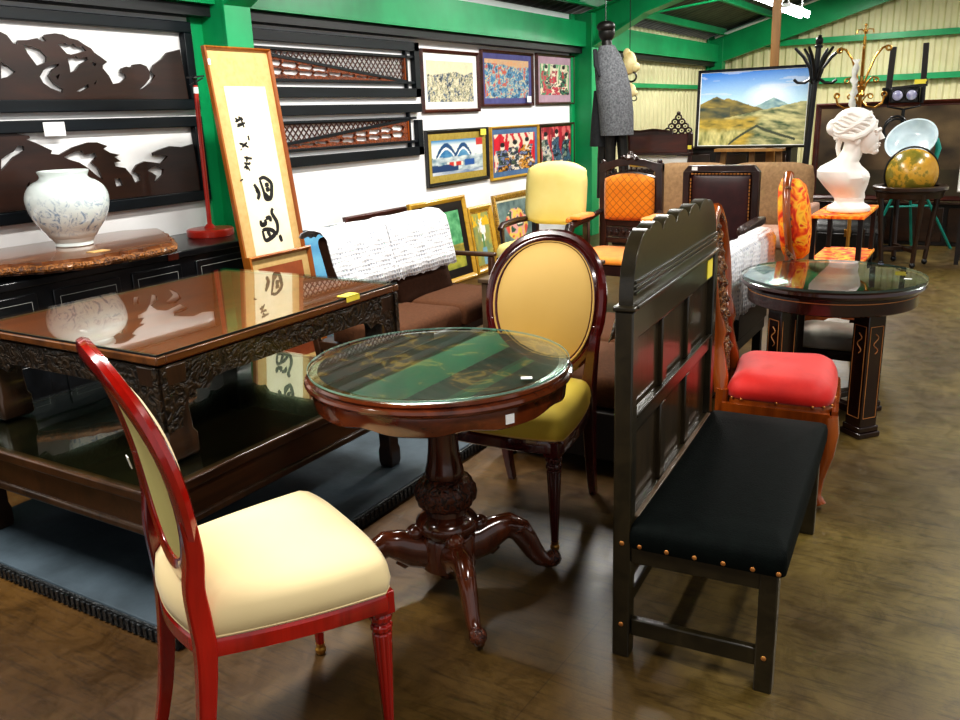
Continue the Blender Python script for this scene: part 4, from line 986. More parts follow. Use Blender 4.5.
# ------------------------------------------------------------------ carved side chairs
def carved_chair(label, loc, rz, seatm, backm, full):
    t = thing('carved_side_chair', label, 'chair', loc, rz)
    out = rrect(-.215, .215, -.175, .185, .06)
    out = [(x*(1+.12*(y+.19)/.39), y+.018*math.cos(x*6)) for x, y in out]
    obj('seat_rail', G().rings(out, [(.02, .335), (.004, .345), (.0, .372), (.004, .392), (.02, .395)], 2), 'amber', t)
    obj('seat', G().rings(out, [(.008, .388), (-.004, .398), (-.006, .425), (.012, .452), (.05, .472), (0, .486)], 6), seatm, t, ang=70)
    st = G()
    for i, p in enumerate(out):
        if i % 2 == 0: st.ball((p[0]*1.012, p[1]*1.012, .393), .0055, 8)
    sd = obj('stud_row', st, 'stud', t)
    # serpentine aprons
    def ser(L): return [(0, .375), (0, .30), (.03, .27)]+[(L*f, .325+.022*math.sin(f*2*PI*1.0)*(-1)+.012*math.cos(f*4*PI)) for f in [k/10 for k in range(1, 10)]]+[(L-.03, .27), (L, .30), (L, .375)]
    obj('apron', G().shape(ser(.43), [], lambda u, v, w: (u-.215, .195+w, v), .022), 'amber', t)
    for s in (-1, 1):
        obj('apron', G().shape(ser(.37), [], lambda u, v, w: (s*(.215+.03*u/.37)+w-.011, u-.18, v), .022), 'amber', t)
        P = [(s*.225, .185, .36), (s*.232, .192, .30), (s*.23, .19, .22), (s*.215, .172, .12), (s*.21, .168, .05), (s*.222, .185, .018)]
        obj('leg', G().tube(P, [.034, .034, .026, .018, .015, .02], 12), 'amber', t, ang=50)
        P = [(s*.17, -.25, .0), (s*.175, -.215, .15), (s*.18, -.19, .30), (s*.185, -.185, .42)]
        obj('leg', G().tube(P, [.016, .019, .022, .024], 10), 'amber', t)
        # back stile of stacked bulges, curving up and in
        z = [.40, .46, .52, .58, .62, .66, .70, .76, .84, .92, .98, 1.02, 1.05]
        x = [.175, .165, .15, .14, .135, .14, .16, .18, .19, .18, .15, .09, .02]
        r = [.026, .03, .022, .018, .032, .026, .018, .02, .02, .02, .02, .022, .026]
        obj('back_stile', G().tube([(s*a, -.19-.11*(b-.4), b) for a, b in zip(x, z)], r, 10), 'amber', t, ang=60)
    yb = lambda z: -.19-.11*(z-.4)
    g = G(); rnd = random.Random(4)
    if full:
        o2 = [(.16*math.cos(a), .82+.215*math.sin(a)) for a in [2*PI*i/28 for i in range(28)]]
        R = []
        for f, d in ((1, .0), (1.0, .05), (.85, .085), (.4, .10)): R.append([g.bm.verts.new((x*f, yb(.82+(z-.82)*f)+d, .82+(z-.82)*f)) for x, z in o2])
        for A, B in zip(R, R[1:]):
            for k in range(28): g.bm.faces.new((A[k], A[(k+1) % 28], B[(k+1) % 28], B[k]))
        g.bm.faces.new(R[-1])
        obj('back_pad', g, backm, t, ang=70); g = G()
        R = []
        for f, d in ((1.02, -.005), (1.0, -.035), (.85, -.05), (.4, -.06)): R.append([g.bm.verts.new((x*f, yb(.82+(z-.82)*f)+d, .82+(z-.82)*f)) for x, z in o2])
        for A, B in zip(R, R[1:]):
            for k in range(28): g.bm.faces.new((A[k], A[(k+1) % 28], B[(k+1) % 28], B[k]))
        g.bm.faces.new(R[-1])
        obj('back_cover', g, backm, t, ang=70); g = G()
    for k in range(34 if not full else 20):            # pierced leaf carving between the stiles
        a = k*2.4; zz = .5+.5*(k/34 if not full else k/20)
        hw = (.10 if .5 < zz < .9 else .06)
        if full: hw = .16; 
        cx = hw*math.sin(a) if not full else (.165 if k % 2 else -.165)
        g.tube([(cx+.03*math.cos(a+j), yb(zz)+.012*math.sin(j*2), zz+.03*math.sin(a+j)) for j in (0, .8, 1.6, 2.4)], [.008, .013, .012, .005], 7)
    if not full:
        for s in (-1, 1): g.tube([(s*.02, yb(.45), .43), (s*.05, yb(.55), .56), (s*.03, yb(.7), .70), (s*.08, yb(.85), .85), (s*.02, yb(1.0), 1.0)], .012, 8)
    obj('leaf_carving', g, 'amber_carve', t)
    return t
carved_chair('carved amber wood side chair with plump red velvet seat by the settle', (-.638, 3.215, 0), math.radians(-82), 'redvelvet', 'amber', False)
carved_chair('carved chair with tall orange floral padded back, behind the dark round table', (-.715, 4.86, 0), math.radians(-84), 'floral', 'floral', True)

t = thing('stool', 'low grey satin stool with curved legs under the far side of the dark round table', 'stool', (-.63, 4.455, 0))
obj('seat', G().rings(rrect(-.18, .18, -.15, .15, .05), [(.01, .25), (0, .26), (0, .30), (.015, .325), (.05, .335), (0, .345)], 5), 'greyfab', t, ang=70)
obj('seat_rail', G().rings(rrect(-.17, .17, -.14, .14, .04), [(.005, .20), (0, .205), (0, .245), (.01, .25), (.02, .252)], 2), 'inlay_wood', t, ang=40)
for sx in (-1, 1):
    for sy in (-1, 1): obj('leg', G().tube([(sx*.145, sy*.115, .22), (sx*.165, sy*.13, .16), (sx*.15, sy*.12, .08), (sx*.145, sy*.115, .03), (sx*.165, sy*.13, .016)], [.026, .022, .014, .012, .016], 10), 'inlay_wood', t, ang=50)

# ------------------------------------------------------------------ sofas
def drape(g, prof, y0, y1, n=26, amp=.006, seed=1):
    rnd = random.Random(seed); R = []
    for i in range(n+1):
        y = y0+(y1-y0)*i/n; R.append([g.bm.verts.new((x+amp*math.sin(y*37+j), y+.004*math.sin(j*2.1), z+(rnd.uniform(-.008, .008) if j in (0, len(prof)-1) else amp*.5*math.sin(y*23+j)))) for j, (x, z) in enumerate(prof)])
    for A, B in zip(R, R[1:]):
        for k in range(len(prof)-1): g.bm.faces.new((A[k], A[k+1], B[k+1], B[k]))
    return g
def slope_cushion(y0, y1, x0, z0, x1, z1, th, mat, name, t):   # a padded slab from (x0,z0) to (x1,z1), th thick on its right hand side
    d = Vector((x1-x0, 0, z1-z0)); L = d.length; d.normalize(); nrm = Vector((d.z, 0, -d.x))
    g = G().rings(rrect(0, L, y0, y1, .035), [(.02, 0), (.004, .012), (0, th*.5), (.01, th*.85), (.035, th), (0, th+.015)], 5)
    m = Matrix(((d.x, 0, nrm.x, x0), (0, 1, 0, 0), (d.z, 0, nrm.z, z0), (0, 0, 0, 1)))
    return obj(name, g.tf(m), mat, t, ang=60)
t = thing('sofa', 'brown two seat wooden framed sofa under white crochet covers by the white wall', 'sofa', (0, 0, 0))
fy0, fy1 = 3.28, 4.60
for y0, y1 in ((3.36, 3.775), (3.785, 4.36)):
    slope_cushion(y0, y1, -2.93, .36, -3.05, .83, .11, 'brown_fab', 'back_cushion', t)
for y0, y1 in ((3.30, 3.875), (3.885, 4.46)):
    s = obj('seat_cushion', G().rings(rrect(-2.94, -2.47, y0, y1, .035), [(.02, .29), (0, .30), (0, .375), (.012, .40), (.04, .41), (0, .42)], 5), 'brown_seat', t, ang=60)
g = G(); g.bb((-3.05, fy0+.02, .24), (-2.5, fy1-.02, .288)); obj('seat_frame', g, 'teak', t, bevel=.006)
for y in (fy0+.03, fy1-.03):
    if y > 4: obj('armrest', G().bar((-3.0, y, .575), (-2.66, y, .578), .025, .05, up=(0, 1, 0)), 'teak', t, bevel=.008)
    obj('leg', G().bar((-2.68, y, 0), (-2.69, y, .565 if y > 4 else .29), .032, .04), 'teak', t, bevel=.005)
    obj('leg', G().bar((-3.0, y, 0), (-3.07, y, .74 if y > 4 else .40), .03, .04), 'teak', t, bevel=.005)
obj('back_rail', G().bar((-3.07, 3.3, .45), (-3.07, 4.5, .45), .02, .05), 'teak', t, bevel=.004)
def cover(label, y0, y1, seed):
    prof = [(-2.815, .555), (-2.83, .62), (-2.852, .70), (-2.872, .78), (-2.892, .845), (-2.93, .882), (-2.98, .887), (-3.02, .884), (-3.06, .865), (-3.075, .84)]
    o = obj('crochet_cover', drape(G(), prof, y0, y1, seed=seed), 'crochet', ang=80)
    m = o.modifiers.new('thickness', 'SOLIDIFY'); m.thickness = .004
    return tag(o, label, 'sofa cover', 'white crochet covers')
cover('white crochet cover over the left back cushion of the brown sofa', 3.275, 3.775, 1)
cover('white crochet cover over the right back cushion of the brown sofa', 3.782, 4.372, 2)

t = thing('side_table', 'small plain wooden side table just behind the far oval chair', 'side table', (-2.40, 3.92, 0))
obj('tabletop', G().bb((0, 0, .535), (.42, .80, .558)), 'sidewood', t, bevel=.004)
for x in (.03, .39):
    for y in (.03, .77): obj('leg', G().bar((x, y, 0), (x, y, .535), .03), 'sidewood', t, bevel=.003)
obj('shelf', G().bb((.02, .02, .2), (.40, .78, .22)), 'sidewood', t, bevel=.003)
obj('apron', G().bb((.02, .02, .485), (.40, .035, .535)).bb((.02, .765, .485), (.40, .78, .535)).bb((.385, .03, .485), (.40, .77, .535)).bb((.02, .03, .485), (.035, .77, .535)), 'sidewood', t)

t = thing('sofa', 'brown two seat sofa facing left, half hidden behind the oak settle', 'sofa', (0, 0, 0))
for y0, y1 in ((2.99, 3.57), (3.58, 4.12)):
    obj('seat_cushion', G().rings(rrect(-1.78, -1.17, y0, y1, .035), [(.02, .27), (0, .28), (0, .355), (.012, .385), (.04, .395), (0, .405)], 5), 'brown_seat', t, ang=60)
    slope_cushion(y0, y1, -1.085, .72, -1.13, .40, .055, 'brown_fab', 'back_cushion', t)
obj('seat_frame', G().bb((-1.74, 2.96, .06), (-1.08, 4.14, .265)), 'near_black', t, bevel=.008)
obj('back_frame', G().bb((-1.12, 2.97, .265), (-1.07, 4.13, .70)), 'teak', t, bevel=.008)
for x in (-1.7, -1.12):
    for y in (3.0, 4.1): obj('leg', G().bar((x, y, 0), (x, y, .065), .04), 'teak', t)
t = thing('easy_chair', 'low dark easy chair facing left under a white lace throw', 'chair', (0, 0, 0))
obj('seat_cushion', G().rings(rrect(-1.70, -1.15, 4.24, 4.84, .035), [(.02, .27), (0, .28), (0, .355), (.012, .385), (.04, .395), (0, .405)], 5), 'brown_seat', t, ang=60)
slope_cushion(4.24, 4.84, -1.07, .73, -1.13, .40, .055, 'brown_fab', 'back_cushion', t)
obj('seat_frame', G().bb((-1.66, 4.23, .20), (-1.06, 4.85, .265)), 'near_black', t, bevel=.008)
obj('back_frame', G().bb((-1.10, 4.23, .265), (-1.05, 4.85, .71)), 'near_black', t, bevel=.008)
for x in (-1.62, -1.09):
    for y in (4.26, 4.82): obj('leg', G().bar((x, y, 0), (x, y, .205), .045), 'near_black', t)
pr = [(-1.235, .55), (-1.20, .66), (-1.17, .74), (-1.12, .765), (-1.06, .76), (-1.03, .72), (-1.025, .62), (-1.02, .50), (-1.02, .42)]
o = obj('crochet_cover', drape(G(), pr, 2.98, 4.165, 40, .008, 5), 'crochet', ang=80); o.modifiers.new('thickness', 'SOLIDIFY').thickness = .004
tag(o, 'white lace cover hanging over the back of the half hidden brown sofa', 'sofa cover', 'white crochet covers')
o = obj('crochet_cover', drape(G(), pr, 4.172, 4.87, 28, .008, 6), 'crochet', ang=80); o.modifiers.new('thickness', 'SOLIDIFY').thickness = .004
tag(o, 'white lace throw over the easy chair back beside the round glass table', 'sofa cover', 'white crochet covers')

# ------------------------------------------------------------------ armchairs (facing -y)
def pad(g, x0, x1, z0, z1, y, bulge, rake, arch=0, n=14):       # padded upright panel whose front bulges to -y
    R = []
    for j in range(n+1):
        v = j/n; row = []
        for i in range(n+1):
            u = i/n; zt = z1+arch*math.sin(PI*u); z = z0+(zt-z0)*v
            e = max(0, (1-abs(2*u-1)**6)*(1-abs(2*v-1)**6))
            row.append(g.bm.verts.new((x0+(x1-x0)*u, y+rake*(z-z0)-bulge*e, z)))
        R.append(row)
    for A, B in zip(R, R[1:]):
        for i in range(n): g.bm.faces.new((A[i], A[i+1], B[i+1], B[i]))
    return g
t = thing('armchair', 'butter yellow upholstered armchair below the framed prints', 'armchair', (-3.005, 6.2, 0))
g = pad(G(), -.232, .232, .60, .975, -.02, .035, .12, .035); obj('backrest', g, 'yellow_cream', t, ang=70).modifiers.new('thickness', 'SOLIDIFY').thickness = -.07
obj('back_frame', G().bb((-.25, .0, .36), (-.205, .05, .62)).bb((.205, .0, .36), (.25, .05, .62)).bb((-.25, .01, .575), (.25, .05, .61)), 'chair_dark', t, bevel=.004)
obj('seat', G().rings(rrect(-.265, .265, -.60, -.03, .06), [(.01, .36), (0, .37), (0, .42), (.02, .455), (.06, .468), (0, .478)], 5), 'yellow_cream', t, ang=70)
obj('seat_frame', G().bb((-.255, -.585, .29), (.255, -.0, .362)), 'chair_dark', t, bevel=.006)
for s in (-1, 1):
    ar = obj('armrest', G().tube([(s*.25, .0, .60), (s*.27, -.2, .605), (s*.285, -.42, .59), (s*.285, -.46, .56)], [.02, .024, .026, .024], 10), 'chair_dark', t)
    if s > 0: obj('arm_pad', G().rings(rrect(.235, .325, -.40, -.06, .03), [(.01, .62), (0, .63), (.006, .65), (.02, .657), (0, .66)], 4), 'orange', ar)
    obj('arm_post', G().tube([(s*.285, -.44, .36), (s*.28, -.43, .46), (s*.285, -.44, .58)], [.024, .017, .022], 10), 'chair_dark', t)
    for y in (-.56, .02): obj('leg', G().tube([(s*.235, y, 0), (s*.235, y, .3)], [.018, .028], 10), 'chair_dark', t)

t = thing('armchair', 'carved dark armchair with orange diamond quilted back and orange seat', 'armchair', (-2.32, 5.98, 0))
g = G()
for s in (-1, 1): g.bb((s*.215-.028, .0, .36), (s*.215+.028, .05, 1.04))
g.bb((-.19, .006, .585), (.19, .045, .64)); g.bb((-.19, .006, .46), (.19, .045, .50))
obj('back_frame', g, 'chair_dark', t, bevel=.006)
top = [(-.243, .985), (-.243, 1.045), (-.2, 1.05), (-.16, 1.06), (-.1, 1.075), (-.05, 1.08), (-.03, 1.10), (0, 1.115), (.03, 1.10), (.05, 1.08), (.1, 1.075), (.16, 1.06), (.2, 1.05), (.243, 1.045), (.243, .985), (.19, .985), (.12, 1.02), (0, 1.035), (-.12, 1.02), (-.19, .985)]
obj('crest_rail', G().shape(top, [], lambda u, v, w: (u, .045-w, v), .05), 'chair_dark', t, bevel=.004)
obj('crest_carving', G().tube([(-.06+.012*i, -.012, 1.085+.012*math.sin(i*1.3)) for i in range(11)], .012, 8).ball((0, .005, 1.105), .026, 10), 'chair_carve', t)
for x in (-.215, .215): obj('finial', G().ball((x, .02, 1.055), .02, 10), 'chair_carve', t)
obj('price_tag', G().bb((-.012, -.035, 1.085), (.012, -.032, 1.108)), 'tag', t, smooth=False)
arc = lambda x: .975-.9*x*x
P = [(.19*(1-2*k/16), .016, arc(.19*(1-2*k/16))) for k in range(17)]
obj('arch_rail', G().tube(P, .016, 8), 'chair_dark', t)
for k in range(9):
    x = -.16+.04*k; z0, z1 = arc(x)+.01, 1.0+.02*(1-abs(x)/.16)
    obj('spindle', G().lathe([(0, 0), (.006, 0), (.011, (z1-z0)*.4), (.006, (z1-z0)*.7), (.009, (z1-z0)), (0, z1-z0)], 10, (x, .02, z0)), 'chair_carve', t)
g = G(); R = []
for j in range(13):
    v = j/12; row = []
    for i in range(15):
        x = -.185+.37*i/14; z = .645+(arc(x)-.655)*v; e = (1-abs(2*v-1)**6)*(1-abs(2*i/14-1)**6)
        row.append(g.bm.verts.new((x, .0-.03*e, z)))
    R.append(row)
for A, B in zip(R, R[1:]):
    for i in range(14): g.bm.faces.new((A[i], A[i+1], B[i+1], B[i]))
obj('back_pad', g, 'orange', t, ang=70).modifiers.new('thickness', 'SOLIDIFY').thickness = -.02
g = G()
for k in range(7): g.ball((-.15+.05*k, -.0, .545), (.016, .012, .02), 10)
g.bb((-.19, .01, .51), (.19, .03, .58)); obj('lower_carving', g, 'chair_carve', t)
obj('seat', G().rings(rrect(-.255, .255, -.60, -.02, .09), [(.01, .40), (0, .405), (0, .42), (.02, .44), (.06, .45), (0, .46)], 5), 'orange_seat', t, ang=70)
obj('seat_frame', G().rings(rrect(-.25, .25, -.59, .03, .07), [(.005, .325), (0, .33), (0, .395), (.01, .40), (.02, .402)], 2), 'chair_dark', t, ang=40)
for s in (-1, 1):
    ar = obj('armrest', G().tube([(s*.23, .0, .70), (s*.25, -.15, .665), (s*.28, -.36, .645), (s*.285, -.44, .63), (s*.285, -.46, .59), (s*.285, -.43, .575)], [.018, .022, .026, .03, .03, .022], 10), 'chair_carve', t)
    obj('arm_pad', G().rings(rrect(min(s*.225, s*.315), max(s*.225, s*.315), -.40, -.1, .03), [(.01, .672), (0, .68), (.006, .695), (.02, .702), (0, .706)], 4), 'orange_seat', ar)
    obj('arm_post', G().lathe([(0, 0), (.024, 0), (.014, .05), (.024, .10), (.014, .15), (.024, .22), (0, .22)], 12, (s*.28, -.42, .40)), 'chair_dark', t)
    for y in (-.54, .02): obj('leg', G().lathe([(0, 0), (.014, 0), (.02, .08), (.03, .24), (.022, .27), (.032, .33), (0, .33)], 14, (s*.22, y, 0)), 'chair_dark', t)

t = thing('armchair', 'maroon leather armchair with stud trimmed square back and dark wood frame', 'armchair', (-1.665, 6.0, 0))
op = [(-.265, .40), (-.265, .985), (-.225, 1.03), (.225, 1.03), (.265, .985), (.265, .40), (.215, .40), (.215, .96), (.195, .985), (-.195, .985), (-.215, .96), (-.215, .40)]
obj('back_frame', G().shape(op, [], lambda u, v, w: (u, .05-w, v), .06), 'chair_dark', t, bevel=.006)
obj('back_pad', pad(G(), -.216, .216, .44, .984, .005, .02, 0), 'maroon', t, ang=70).modifiers.new('thickness', 'SOLIDIFY').thickness = -.03
P = [(-.205, z) for z in [.50+.024*k for k in range(19)]]+[(-.205+.01+.0245*k, .972) for k in range(17)]+[(.205, .93-.024*k) for k in range(19)]
g = G()
for x, z in P: g.box((x, -.012, z), (.016, .01, .008) if abs(x) < .2 else (.008, .01, .016))
obj('stud_trim', g, 'stud', t)
obj('price_tag', G().bb((-.2, -.014, .995), (-.16, -.011, 1.02)), 'tag', t, smooth=False)
obj('seat', G().rings(rrect(-.27, .27, -.60, .0, .05), [(.01, .36), (0, .37), (0, .41), (.02, .435), (.06, .445), (0, .455)], 5), 'maroon', t, ang=70)
obj('seat_frame', G().bb((-.265, -.595, .29), (.265, .0, .362)), 'chair_dark', t, bevel=.006)
for s in (-1, 1):
    obj('armrest', G().bar((s*.285, .02, .66), (s*.285, -.46, .645), .05, .07, up=(1, 0, 0)).ball((s*.285, -.46, .64), (.04, .05, .045), 12), 'chair_carve' if s > 0 else 'pinkbeige', t, bevel=.008)
    obj('arm_post', G().tube([(s*.285, -.45, .36), (s*.285, -.45, .62)], [.026, .022], 10), 'chair_dark', t)
    for y in (-.55, .02): obj('leg', G().tube([(s*.24, y, 0), (s*.24, y, .3)], [.02, .03], 10), 'chair_dark', t)

t = thing('sofa', 'long beige sofa standing behind the orange and maroon armchairs', 'sofa', (-2.0, 7.55, 0))
for a, b in ((-.66, -.01), (.01, .66)):
    obj('back_cushion', pad(G(), a, b, .44, .90, .0, .03, .12), 'beige', t, ang=70).modifiers.new('thickness', 'SOLIDIFY').thickness = -.1
    obj('seat_cushion', G().rings(rrect(a, b, -.62, -.02, .05), [(.01, .32), (0, .33), (0, .40), (.02, .43), (.06, .44), (0, .45)], 5), 'pinkbeige', t, ang=70)
obj('seat_frame', G().bb((-.68, -.61, .12), (.68, .1, .318)), 'beige', t, bevel=.01)
for s in (-1, 1):
    obj('armrest', G().bar((s*.70, .02, .58), (s*.70, -.6, .58), .10, .08, up=(1, 0, 0)), 'pinkbeige', t, bevel=.02)
    for y in (-.55, .05): obj('leg', G().bar((s*.62, y, 0), (s*.62, y, .125), .05), 'teak', t)
# ------------------------------------------------------------------ the far end of the hall
t = thing('draped_figure', 'dark figure in a grey wool coat hung on a wire beside the second green column', 'figure', (-3.14, 7.6, 0))
obj('wire', G().tube([(-.06, 0, 2.17), (-.06, 0, 2.86)], .004, 6), 'blackmetal', t)
g = G(); g.ball((-.05, 0, 2.10), (.075, .08, .09), 18).ball((-.045, -.03, 2.145), (.085, .075, .05), 16); g.tube([(-.05, 0, 2.05), (-.045, 0, 1.93), (-.03, 0, 1.8)], [.045, .05, .10], 12)
obj('head', g, 'bronze', t)
def oval_sweep(g, lv, n=28, fold=.0):
    R = []
    for cx, cy, a, b, z in lv: R.append([g.bm.verts.new((cx+a*(1+fold*math.sin(5*k))*math.cos(2*PI*k/n), cy+b*(1+fold*math.sin(7*k))*math.sin(2*PI*k/n), z)) for k in range(n)])
    for A, B in zip(R, R[1:]):
        for k in range(n): g.bm.faces.new((A[k], A[(k+1) % n], B[(k+1) % n], B[k]))
    g.bm.faces.new(R[0][::-1]); g.bm.faces.new(R[-1]); return g
obj('coat', oval_sweep(G(), [(.055, 0, .16, .14, 1.20), (.045, 0, .165, .15, 1.4), (.02, 0, .165, .15, 1.6), (-.012, 0, .148, .13, 1.78), (-.035, 0, .118, .10, 1.90), (-.048, 0, .07, .07, 1.985)], fold=.04), 'greycoat', t, ang=60)
obj('coat_lapel', G().tube([(-.12, -.10, 1.95), (-.09, -.145, 1.82), (-.05, -.155, 1.72)], [.02, .025, .012], 8), 'darkcloth', t)
obj('under_robe', oval_sweep(G(), [(-.10, .05, .13, .10, 1.10), (-.09, .05, .13, .11, 1.3), (-.07, .05, .12, .10, 1.6)], fold=.06), 'darkcloth', t, ang=60)
for x, y, b in ((-.10, .04, .62), (.0, -.02, .62), (.11, .03, .66)): obj('leg', G().tube([(x*.8, y, 1.28), (x, y, 1.0), (x*1.15, y-.02, b)], [.055, .05, .035], 10), 'bronze', t)
for k, (x, z) in enumerate(((-3.24, 1.86), (-3.21, 1.60))):
    o = thing('ivory_ornament', 'upper pale ivory carving hanging beside the grey coat' if k == 0 else 'lower small ivory carving hanging beside the grey coat', 'ornament', (x, 8.3, z), 0, 'ivory carvings on a cord')
    s = 1 if k == 0 else .55
    obj('carving', G().ball((0, 0, 0), (.07*s, .05*s, .11*s), 14).ball((.05*s, 0, -.04*s), (.06*s, .04*s, .05*s), 12).ball((-.03*s, 0, .09*s), (.04*s, .035*s, .05*s), 12), 'ivory', o)
    obj('dark_ring', G().tube([(.02+.05*s*math.cos(a*PI/8), 0, -.13*s+.045*s*math.sin(a*PI/8)) for a in range(16)], .01*s, 8, closed=True), 'bronze', o)
    if k == 0: obj('cord', G().tube([(0, 0, .08), (0, 0, .98)], .004, 6), 'darkcloth', o)
    else: obj('cord', G().tube([(0, 0, .03), (0, 0, .07)], .004, 6), 'darkcloth', o)

t = thing('carved_sideboard', 'dark carved wooden sideboard with pierced crest in the far left corner', 'sideboard', (-3.2, 9.05, 0))
obj('back_panel', G().bb((-.36, .0, .96), (.36, .03, 1.16)), 'frame_brown', t, bevel=.004)
obj('top_rail', G().bar((-.38, .01, 1.175), (.16, .01, 1.175), .05, .04).tube([(-.38, -.01, 1.2), (-.2, -.01, 1.19), (-.05, -.01, 1.205), (.1, -.01, 1.19)], .012, 8), 'chair_dark', t)
g = G()
for r, zc in ((4, 1.19), (3, 1.235), (2, 1.28), (1, 1.325)):
    for k in range(r):
        x = .22+(k-(r-1)/2)*.075
        g.tube([(x+.032*math.cos(a*PI/6), 0, zc+.028*math.sin(a*PI/6)) for a in range(12)], .0095, 7, closed=True); g.ball((x, 0, zc), .010, 8)
g.ball((.22, 0, 1.365), .022, 10); obj('crest_carving', g, 'chair_carve', t)
for x in (-.36, .36): obj('post', G().lathe([(0, .0), (.03, .0), (.03, .75), (.02, .80), (.03, .86), (.02, .92), (.03, .98), (.03, 1.16), (0, 1.19)], 12, (x, -.02, 0)), 'chair_dark', t)
obj('shelf', G().bb((-.38, -.05, .935), (.38, .03, .965)), 'chair_dark', t, bevel=.004)
obj('white_backboard', G().bb((-.34, .0, .5), (.34, .02, .93)), 'mount_white', t, smooth=False)
obj('gilt_rail', G().bar((-.3, -.04, .83), (.3, -.04, .83), .025), 'gold', t)
obj('cabinet', G().bb((-.4, -.3, 0), (.4, .04, .5)).bb((-.38, -.06, .76), (.38, -.0, .79)), 'near_black', t, bevel=.006)
obj('price_tag', G().bb((.345, -.055, 1.0), (.385, -.052, 1.04)), 'yellow', t, smooth=False)

def scenery(u, v):
    # sky
    c = mixc(lin('#bfe0ee'), lin('#1f6fc0'), (v-.55)/.45 + .15*(.5-u))
    g = math.hypot((u-.66)/.26, (v-.66)/.2); c = mixc(lin('#f2fbff'), c, g)
    if fbm(u*3, v*14, 3) > .56 and v > .6: c = mixc(c, lin('#d8d8d8'), .35)
    r = lambda cx, w, h, base: base+h*max(0, 1-abs(u-cx)/w)**.9+.03*(fbm(u*16, 3, 5)-.5)
    if v < r(.70, .26, .19, .44): c = mixc(lin('#4f7c8c'), lin('#a8c0b8'), fbm(u*16, v*20, 7)*1.6-.3)
    m = max(r(.16, .36, .24, .44), r(.27, .42, .22, .43))
    if u < .66 and v < m: c = mixc(lin('#2a3626'), lin('#a08a3c'), fbm(u*8+v*6, v*16, 9)*1.7-.35); c = mixc(c, lin('#223c3a'), .5 if v < .52 and u < .3 else 0)
    rt = .30+.26*u+.03*fbm(u*12, 1, 8)
    if v < rt: c = mixc(lin('#3c5230'), lin('#c8c088'), fbm(u*9-v*5, v*26+u*8, 11)*1.9-.4)
    a = (.40+.05*(fbm(u*7, 2, 31)-.5)-v)*18; b2 = (.62-(.4-v)*.3+.06*(fbm(v*14, 3, 33)-.5)-u)*14
    c = mixc(c, mixc(lin('#4a4e18'), lin('#c8a840'), fbm(u*10, v*22, 13)*1.6-.25), min(max(0, min(1, a)), max(0, min(1, b2))))
    a = (.25+.06*(fbm(u*6, 5, 35)-.5)-v)*12; b2 = (.56-(.26-v)*.9-u)*12
    c = mixc(c, mixc(lin('#5a6428'), lin('#d8cc88'), fbm(u*30, v*9, 15)*1.6-.25), min(max(0, min(1, a)), max(0, min(1, b2))))
    for x0, v0, x1, v1 in ((.30, 0, .56, .26), (.56, .26, .92, .07)):
        f = (u-x0)/(x1-x0)
        if 0 <= f <= 1 and abs(v-(v0+(v1-v0)*(f**.8))) < .018: c = lin('#38402a')
    return c
framed('landscape_painting', 'large landscape painting of green mountains and blue sky on the wooden easel', 'painting', (-2.005, 8.13, 1.045), math.radians(-1.5), 1.01, .70, .022, 'frame_black', .006, 'mount_white', scenery, math.radians(4), None, 170, 120)
t = thing('easel', 'tall pine studio easel holding the mountain landscape', 'easel', (-2.02, 8.2, 0))
obj('mast', G().bar((.16, .16, .3), (.16, .075, 2.36), .075, .03), 'easel', t, bevel=.003)
obj('tray', G().bb((-.3, -.10, 1.012), (.32, .03, 1.04)), 'easel', t, bevel=.003)
for x in (-.24, .02, .26): obj('leg', G().bar((x*1.35, -.02, 0), (x, .03, 1.01), .05, .03), 'easel', t, bevel=.003)
obj('rear_leg', G().bar((.16, .5, 0), (.16, .12, 1.3), .05, .03), 'easel', t, bevel=.003)
obj('crossbar', G().bar((-.30, .03, .45), (.33, .03, .45), .05, .025), 'easel', t)

t = thing('coat_stand', 'black bentwood coat stand with upswept hooks beside the landscape painting', 'coat stand', (-1.50, 7.88, 0))
t.rotation_euler = (0, math.radians(2.6), 0)
g = G().tube([(0, 0, .35), (0, 0, 1.0), (0, 0, 1.9)], [.032, .027, .022], 14)
obj('pole', g, 'blackmetal', t)
obj('finial', G().lathe([(0, 1.86), (.032, 1.86), (.034, 1.875), (.02, 1.885), (.03, 1.90), (.03, 1.93), (.015, 1.945), (.018, 1.955), (0, 1.965)], 16), 'blackmetal', t)
for k in range(6):
    a = k*PI/3+.3; cx, sy = math.cos(a), math.sin(a)
    obj('hook', G().tube([(.025*cx, .025*sy, 1.60), (.05*cx, .05*sy, 1.70), (.11*cx, .11*sy, 1.79), (.17*cx, .17*sy, 1.845), (.185*cx, .185*sy, 1.86)], [.013, .014, .014, .012, .01], 10), 'blackmetal', t)
for k in range(4):
    a = k*PI/2; cx, sy = math.cos(a), math.sin(a)
    obj('lower_hook', G().tube([(.02*cx, .02*sy, 1.625), (.08*cx, .08*sy, 1.585), (.14*cx, .14*sy, 1.585), (.17*cx, .17*sy, 1.61)], [.013, .013, .012, .013], 10), 'blackmetal', t)
for k in range(4):
    a = k*PI/2+.6; cx, sy = math.cos(a), math.sin(a)
    obj('leg', G().tube([(.02*cx, .02*sy, .5), (.10*cx, .10*sy, .3), (.2*cx, .2*sy, .1), (.28*cx, .28*sy, .018)], .016, 10), 'blackmetal', t)

